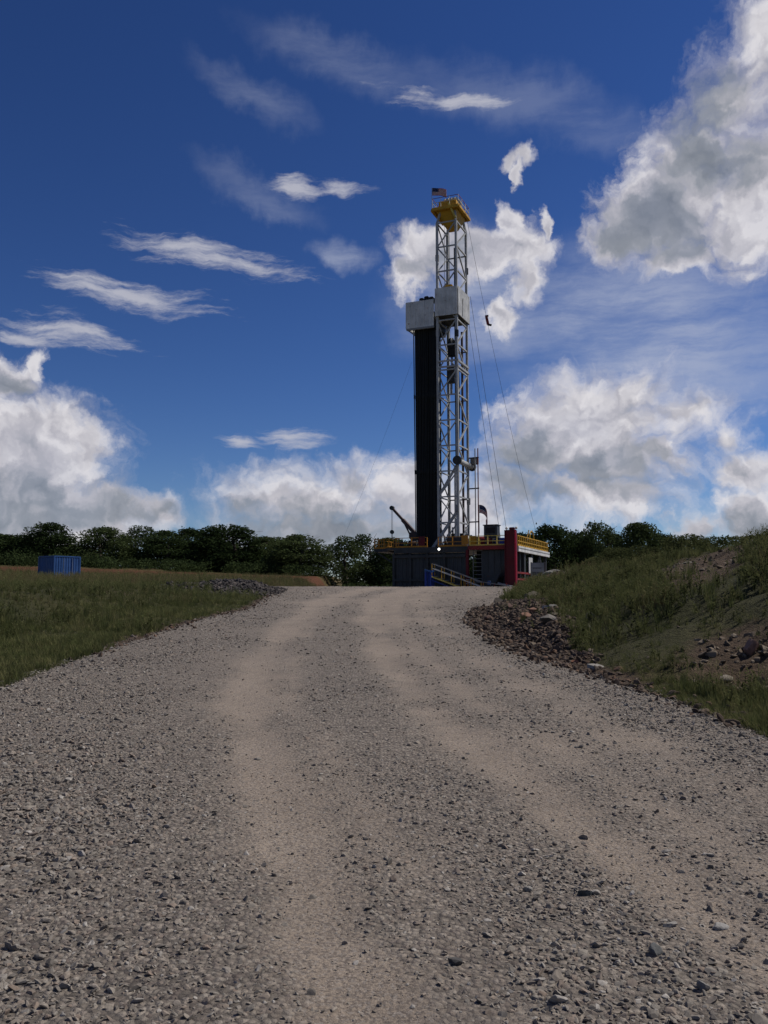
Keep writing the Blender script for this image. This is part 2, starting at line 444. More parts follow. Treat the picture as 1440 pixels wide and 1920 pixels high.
M['grey'] = paint('grey_paint', (.26, .27, .28), .55, rust=.1)
M['blue'] = paint('blue_paint', (.035, .10, .29), .45, var=.18)
M['blue_deep'] = paint('deep_blue_paint', (.02, .05, .28), .5, var=.2)
M['black'] = paint('black_rubber', (.016, .016, .018), .6)
M['brownsteel'] = paint('rust_brown_boom', (.10, .07, .065), .6, rust=.3)
M['cable'] = paint('wire_rope', (.06, .06, .065), .6)
M['wood'] = paint('weathered_sign_post', (.18, .155, .14), .8, var=.35)
M['board'] = paint('grey_sign_board', (.30, .295, .29), .6)
M['ink'] = paint('sign_lettering', (.075, .073, .075), .7)

def ground_material():
    m, T, b = new_mat('grassy_earth')
    g = T.n('ShaderNodeNewGeometry').outputs['Position']
    n1 = T.noise(g, 0.55, 6, 0.65); n2 = T.noise(g, 4.5, 6, 0.7); n3 = T.noise(g, 30, 4, 0.6)
    grass = T.ramp(n1, [(0.25, (.045, .05, .02)), (0.5, (.07, .075, .03)), (0.75, (.11, .10, .045))])
    dirt = T.ramp(T.noise(g, 2.2, 7, 0.7), [(0.2, (.050, .034, .024)), (0.5, (.13, .09, .062)), (0.8, (.24, .18, .125))])
    dry = T.ramp(n2, [(0.2, (.075, .055, .022)), (0.55, (.14, .105, .042)), (0.85, (.20, .16, .08))])
    red = T.ramp(n2, [(0.2, (.10, .035, .018)), (0.8, (.20, .085, .04))])
    rock = T.ramp(T.voronoi(g, 9, out='Color'), [(0.0, (.030, .028, .030)), (0.6, (.075, .068, .068)), (1.0, (.14, .125, .12))])
    c = T.mix(T.math('MULTIPLY', T.attr('dry'), T.smooth(n1, 0.3, 0.6, 0.55, 1.0)), grass, dry)
    md = T.math('ADD', T.attr('dirt'), T.math('MULTIPLY', T.math('SUBTRACT', n2, 0.5), 0.7), clamp=True)
    c = T.mix(T.smooth(md, 0.25, 0.6), c, dirt)
    c = T.mix(T.smooth(T.attr('redsoil'), 0.2, 0.7), c, red)
    c = T.mix(T.smooth(T.math('ADD', T.attr('rock'), T.math('MULTIPLY', T.math('SUBTRACT', n2, 0.5), 0.6)), 0.3, 0.6), c, rock)
    c = T.mix(T.smooth(n3, 0.3, 0.7, 0.5, 0), c, (0.02, 0.017, 0.012))
    T.set(b.inputs['Base Color'], c); b.inputs['Roughness'].default_value = 0.95
    b.inputs['Specular IOR Level'].default_value = 0.15
    bp = T.n('ShaderNodeBump'); bp.inputs['Strength'].default_value = 1.0; bp.inputs['Distance'].default_value = 0.14
    T.link(T.math('ADD', n2, T.math('MULTIPLY', n3, 0.4)), bp.inputs['Height']); T.link(bp.outputs[0], b.inputs['Normal'])
    return m
def road_material():
    m, T, b = new_mat('crushed_stone_road')
    g = T.n('ShaderNodeNewGeometry').outputs['Position']
    wv = T.vec('ADD', g, T.vec('SCALE', T.noise(g, 25, 2, 0.5, out='Color'), scale=0.02))
    vc = T.voronoi(wv, 34, out='Color'); vd = T.voronoi(wv, 34)
    vf = T.voronoi(wv, 85, out='Color')
    sv = T.n('ShaderNodeSeparateColor'); T.link(vc, sv.inputs[0])
    sf = T.n('ShaderNodeSeparateColor'); T.link(vf, sf.inputs[0])
    stone = T.ramp(sv.outputs[0], [(0.0, (.15, .13, .112)), (0.35, (.24, .21, .18)), (0.7, (.31, .268, .228)), (1.0, (.40, .355, .305))])
    stone = T.mix(T.smooth(sv.outputs[1], 0.6, 0.9, 0, 0.45), stone, (.16, .125, .115))
    stone = T.mix(T.smooth(vd, 0.35, 0.8, 0, 0.5), stone, (.075, .068, .062))
    fines = T.ramp(T.noise(g, 1.3, 7, 0.7), [(0.25, (.31, .255, .202)), (0.5, (.395, .325, .258)), (0.8, (.46, .387, .315))])
    fines = T.mix(T.smooth(sf.outputs[0], 0.45, 0.9, 0, 0.75), fines, (.15, .128, .115))
    fines = T.mix(T.smooth(sf.outputs[1], 0.65, 0.95, 0, 0.7), fines, (.42, .375, .335))
    grain = T.noise(g, 70, 5, 0.7)
    fines = T.mix(T.smooth(grain, 0.42, 0.66, 0.0, 0.55), fines, (.13, .105, .09))
    fines = T.mix(T.smooth(T.noise(g, 190, 3, 0.6), 0.55, 0.72, 0.0, 0.5), fines, (.40, .35, .31))
    n = T.noise(g, 3.5, 7, 0.72)
    mk = T.math('ADD', T.attr('tan'), T.math('MULTIPLY', T.math('SUBTRACT', n, 0.5), 1.1))
    mk = T.math('ADD', mk, T.math('MULTIPLY', T.math('SUBTRACT', T.noise(g, 22, 4, 0.7), 0.5), 0.9))
    k = T.smooth(mk, 0.0, 0.85)
    c = T.mix(k, stone, fines)
    blot = T.noise(g, 0.45, 5, 0.6)
    c = T.mix(T.smooth(blot, 0.5, 0.75, 0, 0.30), c, (.13, .115, .108))
    T.set(b.inputs['Base Color'], c); b.inputs['Roughness'].default_value = 0.92
    b.inputs['Specular IOR Level'].default_value = 0.2
    h = T.math('ADD', T.math('MULTIPLY', T.math('SUBTRACT', 0.6, vd), T.math('SUBTRACT', 1.0, T.math('MULTIPLY', k, 0.75))), T.math('ADD', T.math('MULTIPLY', sf.outputs[2], 0.2), T.math('MULTIPLY', grain, 0.5)))
    bp = T.n('ShaderNodeBump'); bp.inputs['Strength'].default_value = 0.9; bp.inputs['Distance'].default_value = 0.025
    T.link(h, bp.inputs['Height']); T.link(bp.outputs[0], b.inputs['Normal'])
    return m
M['ground'] = ground_material()
M['road'] = road_material()
def stone_mat(name, stops):
    m, T, b = new_mat(name)
    r = T.n('ShaderNodeObjectInfo').outputs['Random']
    co = T.n('ShaderNodeTexCoord').outputs['Object']
    c = T.ramp(r, stops)
    n = T.noise(co, 2.2, 5, 0.65)
    c = T.mix(T.smooth(n, 0.3, 0.75, 0.0, 0.45), c, (.07, .06, .055))
    T.set(b.inputs['Base Color'], c); b.inputs['Roughness'].default_value = 0.88
    b.inputs['Specular IOR Level'].default_value = 0.25
    return m
M['stone'] = stone_mat('loose_gravel', [(0, (.18, .162, .142)), (.2, (.245, .222, .194)), (.45, (.31, .282, .245)), (.65, (.36, .308, .256)), (.8, (.28, .218, .176)), (.92, (.36, .335, .30)), (1, (.50, .47, .43))])
M['rubble'] = stone_mat('broken_rock', [(0, (.040, .028, .021)), (.35, (.082, .052, .037)), (.6, (.115, .078, .055)), (.8, (.16, .115, .080)), (.93, (.17, .095, .060)), (1, (.28, .23, .17))])
M['tanrock'] = stone_mat('tan_rock', [(0, (.10, .075, .052)), (.4, (.16, .12, .085)), (.7, (.22, .17, .12)), (1, (.30, .25, .19))])
M['darkrock'] = stone_mat('dark_crushed_rock', [(0, (.035, .034, .035)), (.4, (.065, .06, .06)), (.7, (.095, .08, .075)), (1, (.16, .135, .12))])
def rock_fixed(name, c):
    m, T, b = new_mat(name)
    co = T.n('ShaderNodeTexCoord').outputs['Object']
    n = T.noise(co, 3.5, 6, 0.7)
    cc = T.ramp(n, [(.25, tuple(x * .45 for x in c)), (.55, c), (.8, tuple(min(1, x * 1.25) for x in c))])
    T.set(b.inputs['Base Color'], cc); b.inputs['Roughness'].default_value = .9
    return m
def leafy(name, stops, trans=0.35):
    m = bpy.data.materials.new(name); m.use_nodes = True; m.node_tree.nodes.clear(); T = NT(m.node_tree)
    r = T.n('ShaderNodeObjectInfo').outputs['Random']
    g = T.n('ShaderNodeNewGeometry').outputs['Position']
    n = T.noise(g, 0.55, 4, 0.6)
    f = T.math('ADD', T.math('MULTIPLY', r, 0.6), T.math('MULTIPLY', n, 0.4))
    c = T.ramp(f, stops)
    d = T.n('ShaderNodeBsdfDiffuse'); t = T.n('ShaderNodeBsdfTranslucent')
    T.link(c, d.inputs[0]); T.link(c, t.inputs[0])
    mx = T.n('ShaderNodeMixShader'); mx.inputs[0].default_value = trans
    T.link(d.outputs[0], mx.inputs[1]); T.link(t.outputs[0], mx.inputs[2])
    o = T.n('ShaderNodeOutputMaterial'); T.link(mx.outputs[0], o.inputs[0])
    return m
M['grass'] = leafy('grass_blades', [(.1, (.075, .092, .036)), (.4, (.125, .145, .058)), (.65, (.18, .185, .08)), (.9, (.26, .235, .12))], .3)
M['weed'] = leafy('weed_leaves', [(.1, (.058, .070, .030)), (.5, (.098, .112, .047)), (.9, (.15, .155, .07))], .3)
M['drygrass'] = leafy('dry_stalks', [(.1, (.12, .095, .05)), (.6, (.20, .165, .09)), (.9, (.26, .22, .13))], .3)
M['leaf'] = leafy('tree_leaves', [(.15, (.032, .050, .020)), (.5, (.052, .078, .031)), (.85, (.085, .112, .046))], .28)
M['bark'] = paint('tree_bark', (.07, .055, .045), .9, var=.4)

# ================================================================== ground sheet and road
def axis(parts):
    a = [np.arange(p, q, s) for p, q, s in parts]
    return np.concatenate(a)
gx = np.concatenate([-np.geomspace(1800, 32, 26), axis([(-31, -14, .55), (-14, 14, .24), (14, 31, .55)]), np.geomspace(31, 1800, 26)])
gy = np.concatenate([-np.geomspace(400, 6, 16), axis([(-5, 60, .28), (60, 100, 1.0), (100, 180, 2.0)]), np.geomspace(180, 2600, 22)])
GX, GY = np.meshgrid(gx, gy)
GZ = ground_z(GX, GY)
nx, ny = len(gx), len(gy)
idx = np.arange(nx * ny).reshape(ny, nx)
F = np.stack([idx[:-1, :-1], idx[:-1, 1:], idx[1:, 1:], idx[1:, :-1]], -1).reshape(-1, 4)
gme = mesh_from('ground', np.stack([GX, GY, GZ], -1).reshape(-1, 3), F, M['ground'], True)
def dirt_mask(x, y):
    d = 1.35 * np.exp(-((x - .372 * y + .5 * fbm(x, y, .4, 3, 54)) / (.050 * y)) ** 2) * sstep(15.5, 18.5, y) * (1 - sstep(26, 29, y))
    d = d + 1.1 * np.exp(-((x - 5.1) / 1.0) ** 2 - ((y - 11.7) / 1.3) ** 2)
    d = d + 0.8 * np.exp(-((x - 8.6) / 1.2) ** 2 - ((y - 46) / 4) ** 2)
    d = d + rubble_mask(x, y)
    d = d + 0.85 * np.clip(fbm(x, y, .30, 4, 52) * 3.2 - .25, 0, 1) * sstep(1.2, 2.2, x - xr(y)) * sstep(60, 50, y) * sstep(14, 19, y)
    t = xl(y) - x
    d = d + 0.45 * np.clip(fbm(x, y, .35, 4, 53) * 3.0 - .25, 0, 1) * sstep(2.5, 3.5, t) * sstep(60, 50, y)
    d = d + 0.75 * sstep(-0.3, 0.05, t) * (1 - sstep(0.15, 0.7, t)) * sstep(12, 18, y)
    t2 = x - xr(y)
    d = d + 0.7 * sstep(-0.3, 0.05, t2) * (1 - sstep(0.2, 0.8, t2)) * sstep(10, 12, y)
    d = d + 0.55 * np.exp(-((x + 9.5) / 1.6) ** 2 - ((y - 30) / 2.2) ** 2)
    return np.clip(d + 0.55 * fbm(x, y, 0.6, 4, 51) * sstep(0.05, 0.3, d), 0, 1)
attrib(gme, 'dirt', dirt_mask(GX, GY))
attrib(gme, 'dry', np.clip(sstep(46, 62, GY) * (1 - 0.6 * sstep(8, 14, GX)) + 0.35 * np.clip(fbm(GX, GY, .12, 3, 61) * 3, 0, 1), 0, 1))
attrib(gme, 'redsoil', np.clip(np.exp(-((GY - (126 + 0.10 * GX)) / 10) ** 2) * (GX < -7) * 1.6 + 0.8 * fbm(GX, GY, .08, 3, 62) * (GY > 70) * (GX < -5), 0, 1))
attrib(gme, 'rock', np.clip(sstep(.2, .6, heap_h(GX, GY)) + 0.5 * rubble_mask(GX, GY), 0, 1))
ground = link('ground', gme); tag(ground, kind='structure')

ry = np.concatenate([-np.geomspace(60, 1, 14), axis([(-.6, 14, .11), (14, 30, .22), (30, 70, .5), (70, 146, 2.0)])])
NU = 110
u = np.linspace(0, 1, NU)
RY, U = np.meshgrid(ry, u, indexing='ij')
jl = 0.35 * fbm(RY, RY * 0 + 2, 0.7, 4, 41); jr = 0.30 * fbm(RY, RY * 0 + 9, 0.7, 4, 42)
RX = (xl(RY) - 0.25 + jl) * (1 - U) + (xr(RY) + 0.22 + jr) * U
RZ = road_surface(RX, RY)
edge = np.minimum(RX - xl(RY), xr(RY) - RX)
RZ = RZ - 0.11 * sstep(0.05, -0.35, edge)
ridx = np.arange(len(ry) * NU).reshape(len(ry), NU)
RF = np.stack([ridx[:-1, :-1], ridx[:-1, 1:], ridx[1:, 1:], ridx[1:, :-1]], -1).reshape(-1, 4)
rme = mesh_from('gravel_road', np.stack([RX, RY, RZ], -1).reshape(-1, 3), RF, M['road'], True)
attrib(rme, 'tan', tan_mask(RX, RY))
road = link('gravel_road', rme); tag(road, kind='structure')

# ================================================================== scatter tool (points -> instances, one object of stuff)
def rock_mesh(name, seed, mat, sub=2, flat=0.6, rough=0.35):
    r = random.Random(seed)
    bm = bmesh.new()
    bmesh.ops.create_icosphere(bm, subdivisions=sub, radius=0.5)
    planes = []
    for i in range(8):
        v = Vector((r.gauss(0, 1), r.gauss(0, 1), r.gauss(0, 1))).normalized()
        planes.append((v, r.uniform(0.17, 0.40)))
    for v in bm.verts:
        p = v.co.copy()
        for nrm, dd in planes:                     # chop by planes: broken, angular faces
            k = p.dot(nrm)
            if k > dd: p -= nrm * (k - dd)
        p *= 1 + r.uniform(-.04, .04) * rough * 2
        v.co = p
    sx, sy = r.uniform(.8, 1.35), r.uniform(.7, 1.1)
    for v in bm.verts:
        v.co.x *= sx * 1.3; v.co.y *= sy * 1.3; v.co.z *= flat * 1.3
    bmesh.ops.dissolve_limit(bm, angle_limit=R(9), verts=bm.verts, edges=bm.edges)
    bmesh.ops.triangulate(bm, faces=bm.faces)
    return bm_mesh(name, bm, mat)
def template_collection(name, meshes):
    c = bpy.data.collections.new(name)             # never linked to the scene: only a source for instances
    for i, me in enumerate(meshes):
        o = bpy.data.objects.new('%s_source_%02d' % (name, i), me)
        c.objects.link(o)
    return c
def scatter(name, pts, rots, scl, ids, coll, label, cat):
    me = bpy.data.meshes.new(name)
    me.vertices.add(len(pts)); me.vertices.foreach_set('co', np.asarray(pts, np.float32).ravel())
    a = me.attributes.new('rot', 'FLOAT_VECTOR', 'POINT'); a.data.foreach_set('vector', np.asarray(rots, np.float32).ravel())
    a = me.attributes.new('scl', 'FLOAT', 'POINT'); a.data.foreach_set('value', np.asarray(scl, np.float32).ravel())
    a = me.attributes.new('pick', 'INT', 'POINT'); a.data.foreach_set('value', np.asarray(ids, np.int32).ravel())
    o = link(name, me)
    ng = bpy.data.node_groups.new(name, 'GeometryNodeTree')
    ng.interface.new_socket('Geometry', in_out='INPUT', socket_type='NodeSocketGeometry')
    ng.interface.new_socket('Geometry', in_out='OUTPUT', socket_type='NodeSocketGeometry')
    gi = ng.nodes.new('NodeGroupInput'); go = ng.nodes.new('NodeGroupOutput')
    ci = ng.nodes.new('GeometryNodeCollectionInfo'); ci.inputs['Collection'].default_value = coll
    ci.inputs['Separate Children'].default_value = True; ci.inputs['Reset Children'].default_value = True
    ip = ng.nodes.new('GeometryNodeInstanceOnPoints'); ip.inputs['Pick Instance'].default_value = True
    def named(nm, ty):
        q = ng.nodes.new('GeometryNodeInputNamedAttribute'); q.data_type = ty; q.inputs['Name'].default_value = nm
        return q.outputs['Attribute']
    e2r = ng.nodes.new('FunctionNodeEulerToRotation')
    L = ng.links.new
    L(gi.outputs[0], ip.inputs['Points']); L(ci.outputs[0], ip.inputs['Instance'])
    L(named('pick', 'INT'), ip.inputs['Instance Index'])
    L(named('rot', 'FLOAT_VECTOR'), e2r.inputs[0]); L(e2r.outputs[0], ip.inputs['Rotation'])
    L(named('scl', 'FLOAT'), ip.inputs['Scale'])
    L(ip.outputs[0], go.inputs[0])
    md = o.modifiers.new('instances', 'NODES'); md.node_group = ng
    tag(o, label, cat, kind='stuff')
    return o

# ================================================================== loose gravel
def sample_band(y0, y1, dens, half):
    # points in the camera's wide surroundings between two distances
    x0 = lambda y: -half * y - 1.5
    n = int((y1 - y0) * (2 * half * (y0 + y1) / 2 + 3) * dens)
    y = nr.uniform(y0, y1, n); x = nr.uniform(-1, 1, n) * (half * y1 + 1.5)
    return x[np.abs(x) < half * y + 1.5], y[np.abs(x) < half * y + 1.5]
def gravel():
    X, Y, S = [], [], []
    for y0, y1, dens, med, hi in [(1.6, 4.5, 3200, .0145, .044), (4.5, 7, 2500, .0165, .047), (7, 11, 1250, .020, .055), (11, 18, 480, .024, .06), (18, 32, 170, .03, .07), (32, 58, 45, .04, .08)]:
        x, y = sample_band(y0, y1, dens, 0.60)
        k = (x > xl(y) - 0.35) & (x < xr(y) + 0.30)
        x, y = x[k], y[k]
        t = tan_mask(x, y) + 0.9 * fbm(x, y, 1.8, 4, 91)
        tr = sstep(0.05, 0.80, t)
        keep = 1 - (0.80 - 0.28 * sstep(11, 5, y)) * tr
        lf = np.clip(sstep(0.2, 1.6, cL(y) - x) + sstep(1.6, 0.5, xr(y) - x) + 0.8 * sstep(6.5, 4.0, y) * (x > 0.4), 0, 1)
        keep = keep * (0.40 + 0.60 * lf)
        lo = np.clip(0.75 + 1.5 * fbm(x, y, 0.5, 3, 92), 0.25, 1)
        k = nr.uniform(0, 1, len(x)) < keep * lo
        x, y = x[k], y[k]
        s = np.clip(np.exp(nr.normal(math.log(med), 0.42, len(x))), med * .4, hi)
        s = s * (1 - 0.42 * tr[k] * (nr.uniform(size=len(s)) < .85)) * (1 + 0.45 * sstep(0.3, 1.6, cL(y) - x) * sstep(9, 4, y) + 0.25 * (x > 0.5) * sstep(5.5, 3.5, y))
        X.append(x); Y.append(y); S.append(s)
    X, Y, S = map(np.concatenate, (X, Y, S))
    inside = np.minimum(X - xl(Y), xr(Y) - X)
    Z = np.where(inside > 0.05, road_surface(X, Y), np.maximum(ground_z(X, Y), road_surface(X, Y) - .11 * sstep(.05, -.35, inside)))
    Z = Z + S * nr.uniform(-.14, .16, len(S))
    n = len(X)
    rot = np.stack([nr.normal(0, .5, n), nr.normal(0, .5, n), nr.uniform(0, 6.28, n)], -1)
    coll = template_collection('gravel', [rock_mesh('stone_chip', 100 + i, M['stone'], 2, 0.42) for i in range(8)])
    scatter('loose_gravel', np.stack([X, Y, Z], -1), rot, S, nr.integers(0, 8, n), coll, 'grey and brown crushed stone lying loose all over the road', 'gravel')
    print('gravel', n)
gravel()

# ================================================================== small builders for steelwork
def unit_box():
    bm = bmesh.new(); bmesh.ops.create_cube(bm, size=1.0); return bm
BOX = {}
def box_mesh(mat, bevel=True):
    if mat not in BOX:
        bm = unit_box()
        BOX[mat] = bm_mesh('beam_' + mat, bm, M[mat])
    return BOX[mat]
CYL = {}
def cyl_mesh(mat, seg=10):
    if (mat, seg) not in CYL:
        bm = bmesh.new()
        bmesh.ops.create_cone(bm, cap_ends=True, segments=seg, radius1=0.5, radius2=0.5, depth=1.0)
        me = bm_mesh('tube_' + mat, bm, M[mat])
        for p in me.polygons: p.use_smooth = len(p.vertices) == 4
        CYL[(mat, seg)] = me
    return CYL[(mat, seg)]
def between(o, p0, p1, w, h=None):
    p0, p1 = Vector(p0), Vector(p1)
    d = p1 - p0
    q = d.to_track_quat('Z', 'Y') if abs(d.normalized().z) < 0.999 else Euler((0, 0, 0)).to_quaternion()
    o.matrix_local = Matrix.LocRotScale((p0 + p1) / 2, q, Vector((w, h if h else w, d.length)))
    return o
def bar(name, parent, p0, p1, w, mat, h=None):
    return between(link(name, box_mesh(mat), parent), p0, p1, w, h)
def tube(name, parent, p0, p1, d, mat, seg=10):
    return between(link(name, cyl_mesh(mat, seg), parent), p0, p1, d)
def block(name, parent, lo, hi, mat, bev=0.0):
    lo, hi = Vector(lo), Vector(hi)
    bm = unit_box()
    for v in bm.verts: v.co = Vector(((v.co.x + .5) * (hi.x - lo.x), (v.co.y + .5) * (hi.y - lo.y), (v.co.z + .5) * (hi.z - lo.z))) + lo
    if bev: bmesh.ops.bevel(bm, geom=bm.edges, offset=bev, segments=2, affect='EDGES')
    return link(name, bm_mesh(name, bm, M[mat]), parent)
def ribbed(name, parent, lo, hi, mat, axis=0, pitch=0.3, depth=0.05):
    """wall panel with pressed vertical ribs; axis = direction the panel runs along"""
    lo, hi = Vector(lo), Vector(hi)
    L = (hi - lo)[axis]; n = max(1, int(L / pitch))
    other = 1 - axis
    prof = []
    for i in range(n):
        a = lo[axis] + L * i / n; s = L / n
        prof += [(a, 0), (a + s * .4, 0), (a + s * .5, depth), (a + s * .9, depth)]
    prof.append((hi[axis], 0))
    V = []
    for (a, d) in prof:
        for zz in (lo.z, hi.z):
            p = [0, 0, zz]; p[axis] = a; p[other] = lo[other] - d if axis == 0 else hi[other] + d
            V.append(p)
            q = [0, 0, zz]; q[axis] = a; q[other] = hi[other] if axis == 0 else lo[other]
            V.append(q)
    F = []
    for i in range(len(prof) - 1):
        a, b = 4 * i, 4 * i + 4
        F += [(a, b, b + 2, a + 2), (a + 1, a + 3, b + 3, b + 1), (a, a + 1, b + 1, b), (a + 2, b + 2, b + 3, a + 3)]
    e = 4 * (len(prof) - 1)
    F += [(0, 2, 3, 1), (e, e + 1, e + 3, e + 2)]
    me = bpy.data.meshes.new(name); me.from_pydata([tuple(v) for v in V], [], F); me.materials.append(M[mat])
    bm = bmesh.new(); bm.from_mesh(me); bmesh.ops.recalc_face_normals(bm, faces=bm.faces); bm.to_mesh(me); bm.free()
    return link(name, me, parent)
def wire(name, pts, r, mat, parent=None):
    cu = bpy.data.curves.new(name, 'CURVE'); cu.dimensions = '3D'; cu.bevel_depth = r; cu.bevel_resolution = 1
    sp = cu.splines.new('POLY'); sp.points.add(len(pts) - 1)
    for p, q in zip(sp.points, pts): p.co = (*q, 1)
    tmp = bpy.data.objects.new(name, cu); COL.objects.link(tmp)
    me = bpy.data.meshes.new_from_object(tmp); COL.objects.unlink(tmp); bpy.data.objects.remove(tmp)
    me.name = name; me.materials.clear(); me.materials.append(M[mat])
    return link(name, me, parent)
def sag(p0, p1, s, n=24):
    p0, p1 = Vector(p0), Vector(p1)
    return [tuple(p0.lerp(p1, i / n) - Vector((0, 0, 4 * s * (i / n) * (1 - i / n)))) for i in range(n + 1)]

# ================================================================== the drilling rig
YAW = R(-23.0)
RX0, RY0, PADZ, DECK = 13.83, 92.0, 1.98, 7.10
RIGM = Matrix.Translation((RX0, RY0, 0)) @ Matrix.Rotation(YAW, 4, 'Z')
def rig_root(name, lx, ly, z):
    p = RIGM @ Vector((lx, ly, z))
    return empty(name, p, YAW)

# ---- substructure (local frame: x along the front, y into the depth; origin at the near corner)
sub = rig_root('rig_substructure', 0, 0, 0)
tag(sub, 'dark steel rig substructure with yellow deck railings and a tall red corner column', 'drilling rig')
LW, LD = -16.1, 15.5
deckp = block('deck', sub, (LW + 1.2, .05, DECK - .22), (0, LD, DECK), 'steel')
block('edge_beam', sub, (LW + 2.3, -.06, DECK - .62), (-5.2, .22, DECK - .02), 'steel')
block('edge_beam', sub, (-5.15, -.10, DECK - .40), (-.95, .20, DECK + .02), 'red_dark')
block('edge_beam', sub, (.02, .6, DECK - .62), (.30, LD + .3, DECK - .03), 'white')
block('edge_beam', sub, (.015, .62, DECK - .30), (.33, LD + .25, DECK - .22), 'grey')
# left catwalk
block('catwalk', sub, (LW - .6, 1.0, DECK - .35), (LW + 1.15, 9.0, DECK - .02), 'steel')
for yy in (1.3, 4.8, 8.6):
    bar('bracket', sub, (LW - .4, yy, DECK - .36), (LW + 2.2, yy, DECK - 2.0), .14, 'steel')
# front wall panels
px = [-13.9, -11.9, -9.9, -7.9, -5.45]
for i in range(4):
    ribbed('wall_panel', sub, (px[i] + .05, .35, PADZ - .1), (px[i + 1] - .05, .50, DECK - .66), 'panel', 0, .42, .06)
for x in px:
    bar('column', sub, (x, .20, PADZ - .2), (x, .20, DECK - .63), .26, 'steel')
bar('stringer', sub, (-13.9, .12, PADZ + 1.5), (-5.45, .12, PADZ + 1.5), .22, 'steel')
bar('stringer', sub, (-13.9, .10, DECK - 1.0), (-5.45, .10, DECK - 1.0), .30, 'steel')
# side wall at the left end
ribbed('wall_panel', sub, (-14.1, .6, PADZ - .1), (-13.98, 12.0, DECK - .66), 'panel', 1, .42, .06)
# right bay: red frame, ladder, slanted mud panel
bar('red_post', sub, (-5.2, -.05, PADZ - .2), (-5.2, -.05, DECK - .40), .30, 'red', .26)
for x in (-4.85, -3.85):
    bar('ladder_rail', sub, (x, .9, PADZ), (x, .9, DECK - .3), .09, 'grey')
for k in range(11):
    bar('ladder_rung', sub, (-4.85, .9, PADZ + .35 + .43 * k), (-3.85, .9, PADZ + .35 + .43 * k), .06, 'grey')
bm = bmesh.new()                                        # slanted grey bin, narrowing to the left foot
pts = [(-3.75, DECK - .45), (-.95, DECK - .45), (-.95, DECK - 1.15), (-2.35, PADZ + 1.0), (-2.5, PADZ + .1), (-3.75, PADZ + .1)]
f = bm.faces.new([bm.verts.new((x, .55, z)) for x, z in pts])
ex = bmesh.ops.extrude_face_region(bm, geom=[f]); bmesh.ops.translate(bm, verts=[v for v in ex['geom'] if isinstance(v, bmesh.types.BMVert)], vec=(0, 2.2, 0))
bmesh.ops.recalc_face_normals(bm, faces=bm.faces)
link('mud_hopper', bm_mesh('mud_hopper', bm, M['panel']), sub)
for x in (-3.1, -2.4, -1.7):
    bar('hopper_rib', sub, (x, .50, DECK - .5), (x, .50, PADZ + 2.3), .07, 'panel')
block('inner_wall', sub, (-5.1, 3.0, PADZ - .1), (-.2, 3.2, DECK - .25), 'steel')
# red corner column
redc = block('corner_column', sub, (-.90, -.35, PADZ - .3), (.16, .55, 8.72), 'red', .04)
tag(redc, 'tall dark red column at the near corner of the rig deck')
block('column_cap', redc, (-.55, -.15, 8.73), (.02, .35, 9.0), 'red', .05)
bar('flange', redc, (.19, -.38, PADZ - .3), (.19, -.38, 8.7), .16, 'red_lit', .16)  # sunlit edge of the column put in by the lighter red
bar('flange', redc, (-.93, -.38, PADZ - .3), (-.93, -.38, 8.7), .10, 'red')
for x in (-.75, .30):
    lamp = tube('floodlight', redc, (x, -.2, 8.95), (x, -.45, 8.85), .26, 'white')
# right side: columns, red beams, recess, white door panel
for k, yy in enumerate((4.2, 8.0, 11.8, 15.1)):
    bar('column', sub, (-.15, yy, PADZ - .2), (-.15, yy, DECK - .25), .34, 'steel')
bar('red_beam', sub, (-.05, .7, PADZ + 2.25), (-.05, 8.0, PADZ + 2.25), .20, 'red_dark')
bar('red_beam', sub, (-.05, .7, PADZ + 1.55), (-.05, 8.0, PADZ + 1.55), .20, 'red_dark')
block('door_panel', sub, (-.02, 6.0, PADZ + 2.3), (.10, 7.6, DECK - 1.05), 'white')
for yy in (1.6, 3.0, 4.9):
    tube('mud_tank', sub, (-1.2, yy, PADZ - .1), (-1.2, yy, PADZ + 1.9), 1.1, 'steel', 16)
block('inner_wall', sub, (-2.8, 3.3, PADZ - .1), (-2.6, LD, DECK - .25), 'panel')
for a, b in (((-.1, 4.2, PADZ), (-.1, 8.0, DECK - .4)), ((-.1, 8.0, PADZ), (-.1, 11.8, DECK - .4)), ((-.1, 11.8, DECK - .4), (-.1, 15.1, PADZ))):
    bar('diagonal', sub, a, b, .2, 'steel')
# deck guard rails: one part per run, with posts and rails as sub-parts
def guard_rail(p0, p1, step, mat, seed, thick=.07, drop=.0):
    g = empty('guard_rail'); g.parent = sub
    r = random.Random(seed)
    p0, p1 = Vector(p0), Vector(p1); n = max(1, int((p1 - p0).length / step))
    for i in range(n + 1):
        if r.random() < drop: continue
        p = p0.lerp(p1, i / n)
        bar('post', g, p, p + Vector((0, 0, 1.12 + r.uniform(-.03, .03))), thick * 1.25, mat)
    for hgt in (.52, 1.08):
        bar('rail', g, p0 + Vector((0, 0, hgt)), p1 + Vector((0, 0, hgt)), thick, mat)
    bar('toe_board', g, p0 + Vector((0, 0, .09)), p1 + Vector((0, 0, .09)), .03, mat, .18)
    return g
guard_rail((LW - .55, 1.05, DECK), (LW + 2.4, 1.05, DECK), .5, 'orange', 1)
guard_rail((LW - .55, 1.2, DECK), (LW - .55, 8.9, DECK), .9, 'orange', 2)
guard_rail((LW + 2.5, .12, DECK), (-9.9, .12, DECK), 1.35, 'orange', 3)
guard_rail((-8.6, .12, DECK), (-5.3, .12, DECK), 1.2, 'orange', 4, drop=.1)
guard_rail((-5.0, .12, DECK), (-.95, .12, DECK), 1.0, 'yellow_pale', 5)
guard_rail((.12, .8, DECK), (.12, LD, DECK), .85, 'yellow', 6, .085)
